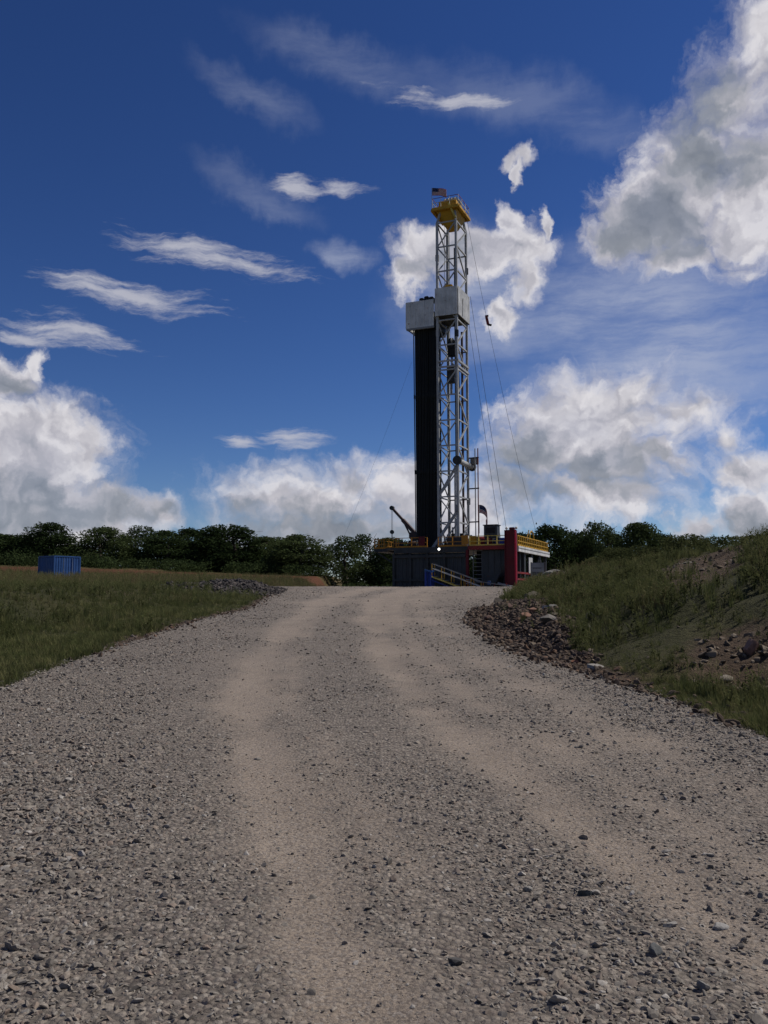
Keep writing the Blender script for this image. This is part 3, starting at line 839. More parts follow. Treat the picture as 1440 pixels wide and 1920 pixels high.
guard_rail((-.9, LD, DECK), (-13, LD, DECK), 1.6, 'orange', 7)
for x, m in ((-10.9, 'red'), (-5.9, 'orange')):
    block('gate_frame', sub, (x, .05, DECK + .2), (x + .75, .12, DECK + 1.2), m, .02)
# hose arch above the right rail
wire('hose', [(.1, 5.0 + 2.2 * math.sin(t) * .5, DECK + 1.0 + 1.0 * math.sin(t)) for t in np.linspace(0, math.pi, 12)], .07, 'yellow', sub)
wire('hose', [(.1, 7.4 + 1.0 * math.cos(t), DECK + 1.0 + 1.0 * math.sin(t)) for t in np.linspace(0, math.pi, 12)], .07, 'yellow', sub)

# ---- machinery standing on the deck
def on_deck(name, lx, ly, label, cat):
    return tag(rig_root(name, lx, ly, DECK), label, cat)
dc = on_deck('control_cabin', -3.2, 2.6, 'small dark driller cabin box on a stand behind the yellow railing', 'cabin')
block('cabin_box', dc, (-.75, -.6, 1.0), (.75, .6, 2.35), 'panel', .03)
block('roof', dc, (-.85, -.7, 2.35), (.85, .7, 2.45), 'steel', .02)
block('window', dc, (-.5, -.635, 1.5), (.5, -.61, 2.1), 'black')
for sx in (-.6, .6):
    for sy in (-.45, .45): bar('leg', dc, (sx, sy, 0), (sx, sy, 1.0), .12, 'steel')
dw = on_deck('drawworks', -6.2, 8.9, 'rusty red and grey drawworks winch at the foot of the mast', 'winch')
tube('drum', dw, (-1.2, 0, 1.0), (1.4, 0, 1.0), 1.3, 'red_dark', 18)
for x in (-1.35, 1.5): tube('flange', dw, (x - .06, 0, 1.0), (x + .06, 0, 1.0), 1.75, 'steel', 20)
block('skid', dw, (-1.8, -1.0, 0), (2.0, 1.0, .3), 'steel')
block('motor', dw, (1.65, -.6, .3), (2.9, .6, 1.4), 'blue_deep', .1)
tk = on_deck('yellow_pump', -5.0, 1.9, 'yellow hydraulic unit with white cap behind the deck railing', 'pump')
block('housing', tk, (-.5, -.4, 0), (.35, .4, 1.15), 'yellow', .08)
tube('filter', tk, (-.75, -.2, .1), (-.75, -.2, 1.25), .38, 'white', 14)
tube('filter', tk, (.62, -.2, .1), (.62, -.2, .85), .34, 'yellow', 14)
it = on_deck('tool_cabinet', -7.9, 2.2, 'brown grey tool cabinet low on the deck right of the mast foot', 'cabinet')
block('cabinet_body', it, (-.2, -.5, 0), (1.5, .5, 1.15), 'brownsteel', .04)
for k in range(2): block('door', it, (-.15 + .83 * k, -.54, .08), (.6 + .83 * k, -.505, 1.05), 'steel')
for k, (lx, ly) in enumerate(((-14.5, 3.0), (-12.4, 2.4))):
    w = on_deck('deck_winch', lx, ly, ('leftmost low dark winch behind the deck railing under the crane boom', 'low dark winch behind the deck railing at the foot of the drill pipe')[k], 'winch')
    block('frame', w, (-.5, -.4, 0), (.5, .4, .25), 'steel')
    tube('drum', w, (-.45, 0, .55), (.45, 0, .55), .62, 'brownsteel', 16)
    for s in (-.5, .46): tube('flange', w, (s, 0, .55), (s + .05, 0, .55), .85, 'steel', 16)
eh = on_deck('engine_house', -9.6, 10.2, 'dark grey engine house low behind the foot of the mast', 'engine')
block('housing', eh, (-1.5, -1.0, .2), (2.2, 1.3, 1.75), 'panel', .08)
block('hood', eh, (-1.2, -.8, 1.75), (1.2, 1.0, 2.15), 'steel', .1)
for x in (-.8, .9): tube('exhaust', eh, (x, .4, 2.1), (x, .4, 3.0), .2, 'steel', 10)
for k in range(3): block('louvre', eh, (-1.2 + 1.15 * k, -1.06, .5), (-.3 + 1.15 * k, -1.01, 1.4), 'black')
fl = on_deck('work_lamp', -8.35, -.30, 'small lit white work lamp on the deck edge below the mast', 'lamp')
block('lamp_housing', fl, (-.17, -.02, -.42), (.17, .14, -.12), 'steel', .03)
lm, LT, lb = new_mat('lamp_glow'); lb.inputs['Emission Color'].default_value = (1, .98, .94, 1); lb.inputs['Emission Strength'].default_value = 4.0; lb.inputs['Base Color'].default_value = (.9, .9, .9, 1)
M['glow'] = lm
tube('lamp_lens', fl, (0, -.03, -.27), (0, -.06, -.27), .25, 'glow', 14)

# ---- mast
mast = rig_root('drilling_mast', -7.855, 5.0, 0)
tag(mast, 'tall white lattice drilling mast with yellow crown', 'drilling mast')
MW, MD = 2.38, 3.9
Z0, Z1, NB = DECK + .1, 46.3, 13
corner = {'n': (0, 0), 'l': (-MW, 0), 'r': (0, MD), 'b': (-MW, MD)}
def C(k, z): return (corner[k][0], corner[k][1], z)
for k in corner:
    bar('leg', mast, C(k, Z0), C(k, Z1), .26 if k != 'b' else .30, 'lattice')
zz = [Z0 + (Z1 - Z0) * i / NB for i in range(NB + 1)]
def lat(name, a, b, w, m='lattice'): bar(name, mast, a, b, w, m)
for i, z in enumerate(zz):
    if i == 0: continue
    lat('girt', C('n', z), C('l', z), .15)
    lat('girt', C('n', z), C('r', z), .16)
    if i % 2 == 0: lat('girt', C('r', z), C('b', z), .14)
    lat('girt', C('l', z), C('b', z), .13)
for i in range(NB):
    a, b = zz[i], zz[i + 1]
    f = i % 2 == 0
    lat('brace', C('l' if f else 'n', a), C('n' if f else 'l', b), .13)
    lat('brace', C('n' if f else 'r', a), C('r' if f else 'n', b), .15)
    lat('brace', C('b' if f else 'l', a), C('l' if f else 'b', b), .12)
# doubled girts at the section joints
for z in (28.6, 29.3):
    bar('joint_girt', mast, (0.06, -.06, z), (.06, MD + .3, z), .24, 'lattice')
    bar('joint_girt', mast, (0.0, -.08, z), (-MW, -.08, z), .18, 'lattice')
# crown: tapered head, yellow platform and sheave block
for k, (x, y) in corner.items():
    bar('head_leg', mast, (x, y, Z1), (x * .72 - .33, y * .72 + .55, Z1 + 1.9), .22, 'lattice')
crown = empty('crown'); crown.parent = mast; crown.location = (0, 0, 0)
cx, cy = -MW / 2, MD / 2
def frustum(name, parent, x0, y0, z0, wx0, wy0, z1, wx1, wy1, mat):
    V = []
    for z, wx, wy in ((z0, wx0, wy0), (z1, wx1, wy1)):
        V += [(x0 - wx, y0 - wy, z), (x0 + wx, y0 - wy, z), (x0 + wx, y0 + wy, z), (x0 - wx, y0 + wy, z)]
    F = [(3, 2, 1, 0), (4, 5, 6, 7)] + [(i, (i + 1) % 4, (i + 1) % 4 + 4, i + 4) for i in range(4)]
    me = bpy.data.meshes.new(name); me.from_pydata(V, [], F); me.materials.append(M[mat])
    return link(name, me, parent)
frustum('crown_cone', crown, cx, cy, Z1 - .1, .55, .9, Z1 + 1.75, 1.35, 1.8, 'yellow')
block('crown_platform', crown, (cx - 1.75, cy - 2.15, Z1 + 1.75), (cx + 1.6, cy + 2.15, Z1 + 1.95), 'yellow')
for y in (-2.15, 2.15):
    bar('platform_beam', crown, (cx - 1.75, cy + y, Z1 + 1.68), (cx + 1.6, cy + y, Z1 + 1.68), .3, 'yellow')
for x in (-1.75, 1.6):
    bar('platform_beam', crown, (cx + x, cy - 2.15, Z1 + 1.66), (cx + x, cy + 2.15, Z1 + 1.66), .3, 'yellow')
block('sheave_block', crown, (cx - 1.15, cy - 1.5, Z1 + 1.96), (cx + 1.05, cy + 1.4, Z1 + 3.0), 'yellow', .12)
for k in range(4):
    tube('sheave', crown, (cx - .7 + .42 * k, cy - .1, Z1 + 3.0), (cx - .52 + .42 * k, cy - .1, Z1 + 3.0), 1.5, 'steel', 18)
bar('crown_strut', crown, (0, -.1, Z1 + .3), (cx + .35, cy - 2.1, Z1 + 2.2), .2, 'yellow_pale')
block('antenna_box', crown, (cx + .2, cy + .3, Z1 + 3.0), (cx + .9, cy + 1.2, Z1 + 3.75), 'steel', .05)
cr = [(cx - 1.72, cy - 2.1), (cx + 1.55, cy - 2.1), (cx + 1.55, cy + 2.1), (cx - 1.72, cy + 2.1)]
for i in range(4):
    a, b = cr[i], cr[(i + 1) % 4]
    for hgt in (.6, 1.15):
        bar('crown_rail', crown, (*a, Z1 + 1.95 + hgt), (*b, Z1 + 1.95 + hgt), .05, 'red_dark' if hgt > 1 else 'white')
    for t in (0, .33, .67):
        p = (a[0] + (b[0] - a[0]) * t, a[1] + (b[1] - a[1]) * t)
        bar('crown_post', crown, (*p, Z1 + 1.95), (*p, Z1 + 3.12), .06, 'white')
# wind wall round the mast at racking height
WB, WT = 34.75, 38.15
ww = empty('wind_wall'); ww.parent = mast
for i in range(2):
    x0 = -MW - .22 + (MW + .42) * i / 2
    ribbed('wall_panel', ww, (x0 + .01, -.34, WB), (x0 + (MW + .42) / 2 - .01, -.26, WT), 'white', 0, .32, .03)
for i in range(3):
    y0 = -.20 + (MD + .5) * i / 3
    ribbed('wall_panel', ww, (.22, y0 + .01, WB), (.30, y0 + (MD + .5) / 3 - .01, WT), 'white', 1, .32, .03)
block('wall_floor', ww, (-MW - .2, -.25, WB + .02), (.2, MD + .3, WB + .12), 'steel')
block('wall_back', ww, (-MW - .2, MD + .32, WB), (.2, MD + .4, WT), 'panel')
block('yellow_hoist', ww, (-MW * .75, .3, WT - .2), (-MW * .75 + 1.15, 1.5, WT + .55), 'yellow', .1)
bar('wall_bracket', ww, (.345, 1.2, WB + .1), (.345, 1.45, WT - 1.0), .05, 'steel')
# racking board box to the left
rb = empty('racking_board'); rb.parent = mast
BX0, BX1, BZ0, BZ1 = -6.35, -MW - .42, 33.75, 37.0
for i in range(3):
    x0 = BX0 + (BX1 - BX0) * i / 3; x1 = BX0 + (BX1 - BX0) * (i + 1) / 3
    ribbed('wall_panel', rb, (x0 + .01, -.12, BZ0), (x1 - .01, -.04, BZ1), 'white', 0, .34, .03)
block('side_wall', rb, (BX0 - .08, -.04, BZ0), (BX0, 4.3, BZ1), 'white')
block('back_wall', rb, (BX0, 4.3, BZ0), (BX1, 4.4, BZ1), 'panel')
block('side_wall', rb, (BX1, .1, BZ0 + .1), (BX1 + .08, 4.3, BZ1), 'steel')
for k in range(12):
    bar('finger', rb, (BX0 + .5, .5 + .32 * k, BZ0 + .15), (BX1, .5 + .32 * k, BZ0 + .15), .09, 'steel')
bar('support', rb, (BX0 + .05, -.05, BZ0 - .12), (BX1, -.05, BZ0 - .12), .22, 'grey')
bar('support', rb, (BX0 + .05, 4.2, BZ0 - .12), (BX1, 4.2, BZ0 - .12), .22, 'grey')
bar('support', rb, (BX0 + .05, .1, BZ0 - .05), (BX0 + 1.0, .1, BZ0 - .75), .18, 'grey')
for k in range(3):
    block('arm_motor', rb, (BX0 + 1.55 + k * .62, .2, BZ1 - .1), (BX0 + 2.1 + k * .62, 1.2, BZ1 + .48 + .14 * (k % 2)), 'black', .08)
# raising axle, ladder, standpipes
tube('raising_axle', mast, (.15, -.55, 17.3), (.15, MD + 1.3, 17.3), .62, 'lattice', 18)
for y in (-.55, MD + 1.25): tube('axle_hub', mast, (.15, y, 17.3), (.15, y - .25, 17.3), 1.05, 'steel', 20)
block('axle_bracket', mast, (.2, MD + .2, 17.5), (1.1, MD + .9, 18.3), 'grey', .05)
for dx in (.95, 1.3):
    tube('standpipe', mast, (dx, MD - .2, DECK), (dx, MD - .2, 19.3), .13, 'lattice' if dx < 1 else 'red_dark')
for z in (10.5, 14.5, 18.2): bar('pipe_clamp', mast, (0, MD, z), (1.4, MD - .2, z), .14, 'steel')
bar('mast_shoe_strut', mast, (-.1, .2, 11.6), (-MW - .9, .2, DECK + .1), .30, 'lattice')
bar('mast_shoe_strut', mast, (-.1, .2, 17.0), (-MW, .2, 13.4), .24, 'lattice')
tube('raising_cylinder', mast, (-.75, 1.4, DECK), (-.75, 1.4, 16.9), .34, 'white', 14)
bar('guide_rail', mast, (-.95, 2.6, DECK), (-.95, 2.6, 44.0), .30, 'steel')
bar('guide_rail', mast, (-.30, 2.9, DECK), (-.30, 2.9, 33.5), .22, 'brownsteel')
for p in ((-1.6, 1.1), (-1.9, 1.3), (-1.35, 1.5)):
    tube('drill_line', mast, (*p, 31.5), (*p, Z1 + 1.2), .05, 'cable', 6)
wire('mud_hose', [(-.5 + .35 * math.sin(t * 2.2), 1.2, 31 - 10 * t + 1.4 * math.sin(t * 3)) for t in np.linspace(0, 1.35, 24)], .09, 'black', mast)
for k, (x, y, z) in enumerate(((0.05, -.1, 32.1), (-MW, .0, 32.4), (.05, MD, 41.0), (-MW, .0, 41.6), (0, MD + .1, 12.6), (-.1, -.15, 11.4))):
    block('junction_box', mast, (x - .2, y - .12, z), (x + .18, y + .2, z + .8), 'grey' if k % 2 else 'steel', .03)

tb = rig_root('travelling_block', -9.0, 6.6, 29.6)
tag(tb, 'black travelling block and top drive hanging inside the mast below the wind wall', 'hoist block')
block('block_body', tb, (-.45, -.35, .6), (.45, .35, 2.6), 'black', .12)
tube('block_sheave', tb, (-.2, -.1, 2.3), (.2, -.1, 2.3), 1.1, 'steel', 16)
tube('hook', tb, (0, 0, -.6), (0, 0, .6), .22, 'steel', 12)
block('drive_motor', tb, (-.55, -.45, -2.6), (.35, .45, -.6), 'steel', .1)
tube('drive_stem', tb, (-.1, 0, -3.9), (-.1, 0, -2.6), .28, 'grey', 12)

# ---- racked drill pipe: every stand a thing of its own
def stand_mesh():
    bm = bmesh.new()
    prof = [(.0, .085), (.35, .085), (.45, .064), (9.0, .064), (9.1, .085), (9.5, .085), (9.6, .064), (18.1, .064), (18.2, .085), (18.6, .085), (18.7, .064), (27.0, .064), (27.1, .085), (27.5, .085)]
    n = 7; rings = []
    for z, r in prof:
        rings.append([bm.verts.new((r * math.cos(6.2832 * i / n), r * math.sin(6.2832 * i / n), z)) for i in range(n)])
    for a, b in zip(rings, rings[1:]):
        for i in range(n): bm.faces.new((a[i], a[(i + 1) % n], b[(i + 1) % n], b[i]))
    bm.faces.new(rings[0][::-1]); bm.faces.new(rings[-1])
    return bm_mesh('drill_pipe', bm, M['pipe'], True)
SM = stand_mesh()
for i in range(14):
    for j in range(7):
        lx = -13.28 + .184 * i + rnd.uniform(-.015, .015); ly = 5.6 + .36 * j + rnd.uniform(-.03, .03)
        o = link('drill_pipe', SM); p = RIGM @ Vector((lx, ly, DECK))
        tilt = Euler((R(rnd.uniform(-.10, .10)), R(rnd.uniform(-.12, .06) - .35 * (1 - i / 13)), YAW))
        o.location = p; o.rotation_euler = tilt
        tag(o, 'black drill pipe stand racked upright in the dark bundle left of the mast', 'drill pipe', 'drill pipe stands racked beside the mast')

# ---- deck crane
cr0 = rig_root('deck_crane', -14.35, 8.0, DECK)
tag(cr0, 'small brown crane boom raised to the left on the rig deck', 'crane')
block('pedestal', cr0, (-.45, -.45, 0), (.45, .45, 1.5), 'steel', .05)
block('turret', cr0, (-.6, -.55, 1.5), (.7, .55, 2.3), 'brownsteel', .08)
bar('boom', cr0, (.3, 0, 1.9), (-1.6, 0, 3.9), .50, 'brownsteel', .42)
bar('boom_extension', cr0, (-1.5, 0, 3.8), (-2.95, 0, 5.35), .32, 'brownsteel', .28)
tube('boom_head', cr0, (-3.0, -.2, 5.4), (-3.0, .2, 5.4), .55, 'steel', 14)
tube('lift_ram', cr0, (-.4, 0, 1.6), (-1.4, 0, 3.5), .2, 'steel', 10)
tube('hoist_rope', cr0, (-3.08, 0, 2.6), (-3.08, 0, 5.3), .045, 'cable', 6)
tube('hoist_rope', cr0, (-2.92, 0, 2.6), (-2.92, 0, 5.3), .045, 'cable', 6)
tube('hook_block', cr0, (-3.0, -.12, 2.45), (-3.0, .12, 2.45), .5, 'steel', 14)
tube('hook', cr0, (-3.0, 0, 1.6), (-3.0, 0, 2.3), .14, 'grey', 8)

# ---- access stair in front of the substructure
st = rig_root('access_stair', -9.25, -1.8, PADZ)
tag(st, 'blue and yellow access stair sloping down to the right before the substructure', 'stair')
S0, S1 = Vector((.75, 0, 1.95)), Vector((6.2, 0, -.05))
bar('stringer', st, S0 + Vector((0, -.45, -.15)), S1 + Vector((0, -.45, -.15)), .28, 'yellow_pale', .08)
bar('stringer', st, S0 + Vector((0, .45, -.15)), S1 + Vector((0, .45, -.15)), .28, 'yellow_pale', .08)
bar('stringer', st, S0 + Vector((0, -.40, -.52)), S1 + Vector((0, -.40, -.52)), .22, 'blue_deep', .08)
for k in range(9):
    p = S0.lerp(S1, (k + .5) / 9); block('tread', st, (p.x - .15, -.42, p.z - .03), (p.x + .15, .42, p.z + .02), 'grey')
block('landing', st, (-.1, -.5, 2.35), (.78, .5, 2.5), 'blue', .02)
for x in (.05, .6):
    for y in (-.42, .42): bar('landing_leg', st, (x, y, 0), (x, y, 2.35), .2, 'blue_deep')
bar('landing_edge', st, (-.05, -.52, 2.55), (.85, -.52, 2.3), .16, 'blue')
for y in (-.45, .45):
    for hgt in (.55, 1.05):
        bar('handrail', st, S0 + Vector((0, y, hgt + .2)), S1 + Vector((0, y, hgt + .2)), .06, 'grey' if hgt > 1 else 'white')
    for k in range(6):
        p = S0.lerp(S1, k / 5); bar('baluster', st, p + Vector((0, y, 0)), p + Vector((0, y, 1.25)), .06, 'yellow')
ra = rig_root('pad_barrier', -4.7, -1.6, PADZ)
tag(ra, 'low grey handrail with orange end frames at the foot of the stair', 'railing')
for hgt, dz in ((1.15, -.5), (.72, -.5)):
    bar('rail', ra, (-.2, 0, hgt + .35), (4.3, 0, hgt + dz + .15), .08, 'grey')
for x in (-.3, .35):
    for dx in (0, .32): bar('end_post', ra, (x + dx, 0, 0), (x + dx, 0, 1.45), .08, 'orange')
    bar('end_cap', ra, (x, 0, 1.4), (x + .32, 0, 1.4), .08, 'orange')
for x in (1.6, 2.9, 4.2): bar('post', ra, (x, 0, 0), (x, 0, 1.1), .07, 'red_dark')

# ---- pipe on the ground by the rig, valve
pl = rig_root('flow_line', 1.5, 5.0, PADZ + .9); pl.rotation_euler = (0, 0, 0)
tag(pl, 'white pipe sloping down to the right behind the sign', 'pipe')
tube('pipe_run', pl, (0, 0, .9), (4.4, 1.0, -.1), .28, 'white', 12)
tube('pipe_flange', pl, (0, 0, .9), (.15, .03, .87), .5, 'grey', 14)
for x, h in ((.8, .75), (3.4, .2)): bar('pipe_support', pl, (x, x * .23, -.9), (x, x * .23, h), .14, 'steel')
vl = rig_root('flow_line', -2.4, -1.0, PADZ); tag(vl, 'grey pipe with a bright valve lying low before the dark hopper', 'pipe')
tube('pipe_run', vl, (.8, 0, 1.1), (3.0, 0, .55), .2, 'grey', 12)
tube('valve', vl, (-.1, 0, .9), (-.1, 0, 1.35), .3, 'white', 12)
tube('valve_wheel', vl, (-.1, -.2, 1.12), (-.1, -.14, 1.12), .45, 'blue', 16)

# ---- cables
def wpt(lx, ly, z): return RIGM @ Vector((lx, ly, z))
mx, my = -7.855, 5.0
crx = wpt(mx + .6, my + MD / 2, Z1 + 1.7)
anchor = Vector((26.5, 136, 1.9))
gl = wire('escape_line', sag(crx, anchor, 3.2, 30), .018, 'cable')
tag(gl, 'thin sagging escape line running from the crown down to the right', 'cable')
pt = Vector(sag(crx, anchor, 3.2, 30)[6])
es = empty('escape_slide', pt); tag(es, 'small dark escape slide hanging on the thin line right of the mast', 'escape device')
bar('slide_bar', es, (-.12, 0, .65), (.10, 0, -.45), .30, 'red_dark')
bar('slide_seat', es, (.05, 0, -.45), (.55, 0, -.55), .22, 'steel')
bar('slide_hook', es, (-.25, 0, .62), (.15, 0, .70), .2, 'steel')
for k, (a, b, lb) in enumerate((((mx + .3, my + MD, WB), (mx + 3.0, my + MD + 4, DECK + .3), 'inner of two dark hoist lines running down beside the mast'), ((mx + .5, my + MD, WT), (mx + 3.9, my + MD + 4, DECK + .3), 'outer of two dark hoist lines running down beside the mast'))):
    tag(wire('hoist_line', sag(wpt(*a), wpt(*b), .25, 10), .022, 'cable'), lb, 'cable', 'hoist lines beside the mast')
tag(wire('guy_line', sag(wpt(-13.9, 6, 30), Vector((-9.0, 128, 3.5)), 1.0, 12), .010, 'cable'), 'faint guy line descending to the left of the drill pipe', 'cable')

# ---- flags
def flag(name, base, h, L, H, droop, seed, label, az):
    f = empty(name, base, az); tag(f, label, 'flag')
    tube('pole', f, (0, 0, 0), (0, 0, h), .06, 'grey', 8)
    n, m_ = 16, 13
    V, F, mi = [], [], []
    for j in range(m_ + 1):
        for i in range(n + 1):
            s = i / n
            x = L * s * math.cos(droop * s); z = h - H * j / m_ - L * s * math.sin(droop * s) * 1.0
            y = .16 * math.sin(5.5 * s + seed + j * .08) * s
            V.append((x + .04, y, z))
    for j in range(m_):
        for i in range(n):
            a = j * (n + 1) + i
            F.append((a, a + 1, a + n + 2, a + n + 1)); mi.append(2 if (i < n * .42 and j < 7) else (j % 2))
    me = bpy.data.meshes.new('cloth'); me.from_pydata(V, [], F)
    for k in ('flag_red', 'flag_white', 'flag_blue'): me.materials.append(M[k])
    me.polygons.foreach_set('material_index', mi)
    for p in me.polygons: p.use_smooth = True
    o = link('cloth', me, f)
    sm = o.modifiers.new('thickness', 'SOLIDIFY'); sm.thickness = .012
    # canton stars
    bm = bmesh.new()
    for j in range(5):
        for i in range(6):
            s = (i + .5) / 6 * .40; jj = (j + .5) / 5 * 7
            x = L * s * math.cos(droop * s) + .04; z = h - H * jj / m_ - L * s * math.sin(droop * s)
            y = .16 * math.sin(5.5 * s + seed + jj * .08) * s
            for side in (-1, 1):
                vs = [bm.verts.new((x + .03 * (1 if q % 2 else .45) * math.cos(q * math.pi / 5), y + side * .016, z + .03 * (1 if q % 2 else .45) * math.sin(q * math.pi / 5))) for q in range(10)]
                bm.faces.new(vs)
    stars = link('stars', bm_mesh('stars', bm, M['flag_white']), o)
    return f
M['flag_red'] = leafy('red_cloth', [(.1, (.40, .03, .035)), (.9, (.45, .035, .04))], .35)
M['flag_white'] = leafy('white_cloth', [(.1, (.70, .70, .72)), (.9, (.75, .75, .76))], .35)
M['flag_blue'] = leafy('navy_cloth', [(.1, (.015, .022, .10)), (.9, (.02, .03, .12))], .35)
flag('flag', wpt(mx + cx - 1.75, my + cy - 2.1, Z1 + 1.9), 2.6, 1.75, .95, .22, .3, 'striped flag with blue canton flying at the top of the mast crown', R(-8))
flag('flag', wpt(mx + 1.45, my + MD - .4, DECK + 2.0), 3.4, 2.0, 1.0, 1.2, 1.3, 'striped red and white flag drooping beside the foot of the mast', R(-15))

# ---- notice board near the pad entrance
sg = empty('notice_board', (10.62, 60.0, 0), R(-8)); tag(sg, 'grey notice board on two weathered posts right of the red column', 'sign')
zb = float(ground_z(10.6, 60.0))
for x in (-.46, .46): bar('post', sg, (x, 0, min(zb, 2.0) - .2), (x + (.05 if x > 0 else 0), 0, 4.0), .11, 'wood')
bd = block('board', sg, (-.48, -.09, 2.95), (.40, -.055, 3.96), 'board')
for k in range(1, 3): bar('board_joint', bd, (-.48, -.0925, 2.95 + .337 * k), (.40, -.0925, 2.95 + .337 * k), .008, 'ink')
xs = -.36
for w in (.07, .06, .06, .07, .05, .06, .07, .06):               # unreadable upper line
    block('letter', bd, (xs, -.098, 3.55), (xs + w - .018, -.0905, 3.64), 'ink'); xs += w + .012
xs = -.38
for w in (.10, .09, .10, .03, .10, .10, .09, .08):               # unreadable lower line, larger
    if w > .05: block('letter', bd, (xs, -.098, 3.10), (xs + w - .03, -.0905, 3.34), 'ink')
    xs += w
bar('brace', sg, (-.46, 0, 2.8), (.46, 0, 2.8), .07, 'wood')

# ---- blue steel container on the field
bc = empty('steel_container', (-36.0, 95, float(ground_z(-35.4, 96)) - .05), R(-36))
tag(bc, 'blue steel container standing on the field before the trees', 'container')
CWX, CWY, CH = 2.9, 3.2, 2.6
ribbed('side_wall', bc, (-CWX, 0, .12), (0, .06, CH - .12), 'blue', 0, .30, .04)
ribbed('side_wall', bc, (-.06, .07, .12), (0, CWY, CH - .12), 'blue', 1, .30, .04)
block('side_wall', bc, (-CWX, .07, .12), (-CWX + .05, CWY, CH - .12), 'blue')
block('side_wall', bc, (-CWX + .06, CWY - .05, .12), (-.07, CWY, CH - .12), 'blue')
block('roof', bc, (-CWX, 0, CH - .10), (0, CWY, CH - .02), 'blue')
block('floor', bc, (-CWX, .0, 0), (0, CWY, .11), 'steel')
for x, y in ((-CWX, 0), (0, 0), (0, CWY), (-CWX, CWY)): bar('corner_post', bc, (x, y, 0), (x, y, CH), .14, 'blue')
for a, b in (((-CWX, 0), (0, 0)), ((0, 0), (0, CWY)), ((0, CWY), (-CWX, CWY)), ((-CWX, CWY), (-CWX, 0))):
    bar('top_rail', bc, (*a, CH), (*b, CH), .13, 'blue'); bar('bottom_rail', bc, (*a, .06), (*b, .06), .13, 'blue_deep')
for k in range(2): tube('lock_rod', bc, (.09, 1.1 + 1.1 * k, .2), (.09, 1.1 + 1.1 * k, CH - .15), .05, 'grey', 8)

# ================================================================== trees
def unit_dirs(n, g):
    v = g.normal(size=(n, 3)); return v / np.linalg.norm(v, axis=1)[:, None]
def leaf_cloud(centres, radii, per, size, g, flat=0.15):
    """leaf-sized rhombs spread through the clumps of a crown"""
    P, S = [], []
    for c, r in zip(centres, radii):
        n = int(per * (r / radii.mean()) ** 2)
        d = unit_dirs(n, g)
        rr = r * (0.35 + 0.65 * g.uniform(0, 1, n) ** 0.45) * (1 + 0.25 * g.normal(size=n) * (g.uniform(size=n) < .25))
        P.append(c + d * rr[:, None] * np.array([1, 1, .95]))
        S.append(size * g.uniform(.6, 1.35, n))
    P = np.concatenate(P); S = np.concatenate(S); n = len(P)
    nrm = unit_dirs(n, g) + np.array([0, 0, flat]); nrm /= np.linalg.norm(nrm, axis=1)[:, None]
    t = np.cross(nrm, unit_dirs(n, g)); t /= np.linalg.norm(t, axis=1)[:, None] + 1e-6
    b = np.cross(nrm, t)
    V = np.stack([P - t * S[:, None] * .62, P + b * S[:, None] * .36, P + t * S[:, None] * .62 + nrm * S[:, None] * .12, P - b * S[:, None] * .36], 1).reshape(-1, 3)
    return V, np.arange(4 * n).reshape(-1, 4)
def crown_mesh(seed, H, W, low=0.06, n=58, per=105, size=.34, name='crown', mat='leaf'):
    """H total height, W half width, unit crown shaped by clumps"""
    g = np.random.default_rng(seed)
    C_, R_ = [], []
    lop = g.normal(0, .10, 2)
    lobes = [(g.uniform(0, 6.28), g.uniform(.75, 1.2)) for _ in range(5)]
    while len(C_) < n:
        h = g.uniform(0, 1); a = g.uniform(0, 6.2832)
        prof = math.sin(math.pi * min(1, (h * .72 + .26))) ** .6
        lob = 1 + sum(.16 * k * math.cos(a - p) * (1 if i % 2 else math.cos(2 * (a - p))) for i, (p, k) in enumerate(lobes)) * .6
        r = W * prof * lob * g.uniform(.25, 1.0) ** .5
        z = H * (low + (1 - low) * h)
        cr_ = W * g.uniform(.26, .42) * (1 - .35 * h)
        C_.append((r * math.cos(a) * .86 + lop[0] * W * h, r * math.sin(a) * .86 + lop[1] * W * h, min(z, H - cr_ * .7))); R_.append(cr_)
    V, F = leaf_cloud(np.array(C_), np.array(R_), per, size, g)
    return mesh_from(name, V, F, M[mat])
def limb(bm, p0, p1, r0, r1, n=7):
    p0, p1 = Vector(p0), Vector(p1); q = (p1 - p0).to_track_quat('Z', 'Y')
    ra = [bm.verts.new(p0 + q @ Vector((r0 * math.cos(6.2832 * i / n), r0 * math.sin(6.2832 * i / n), 0))) for i in range(n)]
    rb_ = [bm.verts.new(p1 + q @ Vector((r1 * math.cos(6.2832 * i / n), r1 * math.sin(6.2832 * i / n), 0))) for i in range(n)]
    for i in range(n): bm.faces.new((ra[i], ra[(i + 1) % n], rb_[(i + 1) % n], rb_[i]))
    bm.faces.new(rb_)
def trunk_mesh(seed, H, W):
    r = random.Random(seed); bm = bmesh.new()
    p = Vector((0, 0, -.3)); rad = .20 + .012 * H
    for k in range(5):
        q = p + Vector((r.uniform(-.2, .2), r.uniform(-.2, .2), H * .17)); limb(bm, p, q, rad, rad * .8)
        if k >= 1:
            for _ in range(2):
                a = r.uniform(0, 6.28); L = W * r.uniform(.5, .8)
                e = q + Vector((L * math.cos(a), L * math.sin(a), H * r.uniform(.08, .2))); limb(bm, q, e, rad * .45, rad * .12, 5)
        p = q; rad *= .8
    return bm_mesh('trunk', bm, M['bark'], True)
VAR = []
for k in range(8):
    VAR.append((crown_mesh(500 + k, 9.0, 4.2, low=.03, n=84 + 4 * (k % 3), per=175, size=.27), trunk_mesh(600 + k, 9.0, 4.2)))
AIRY = (crown_mesh(540, 9.0, 3.6, low=.08, n=48, per=130, size=.25), trunk_mesh(640, 9.0, 3.6))
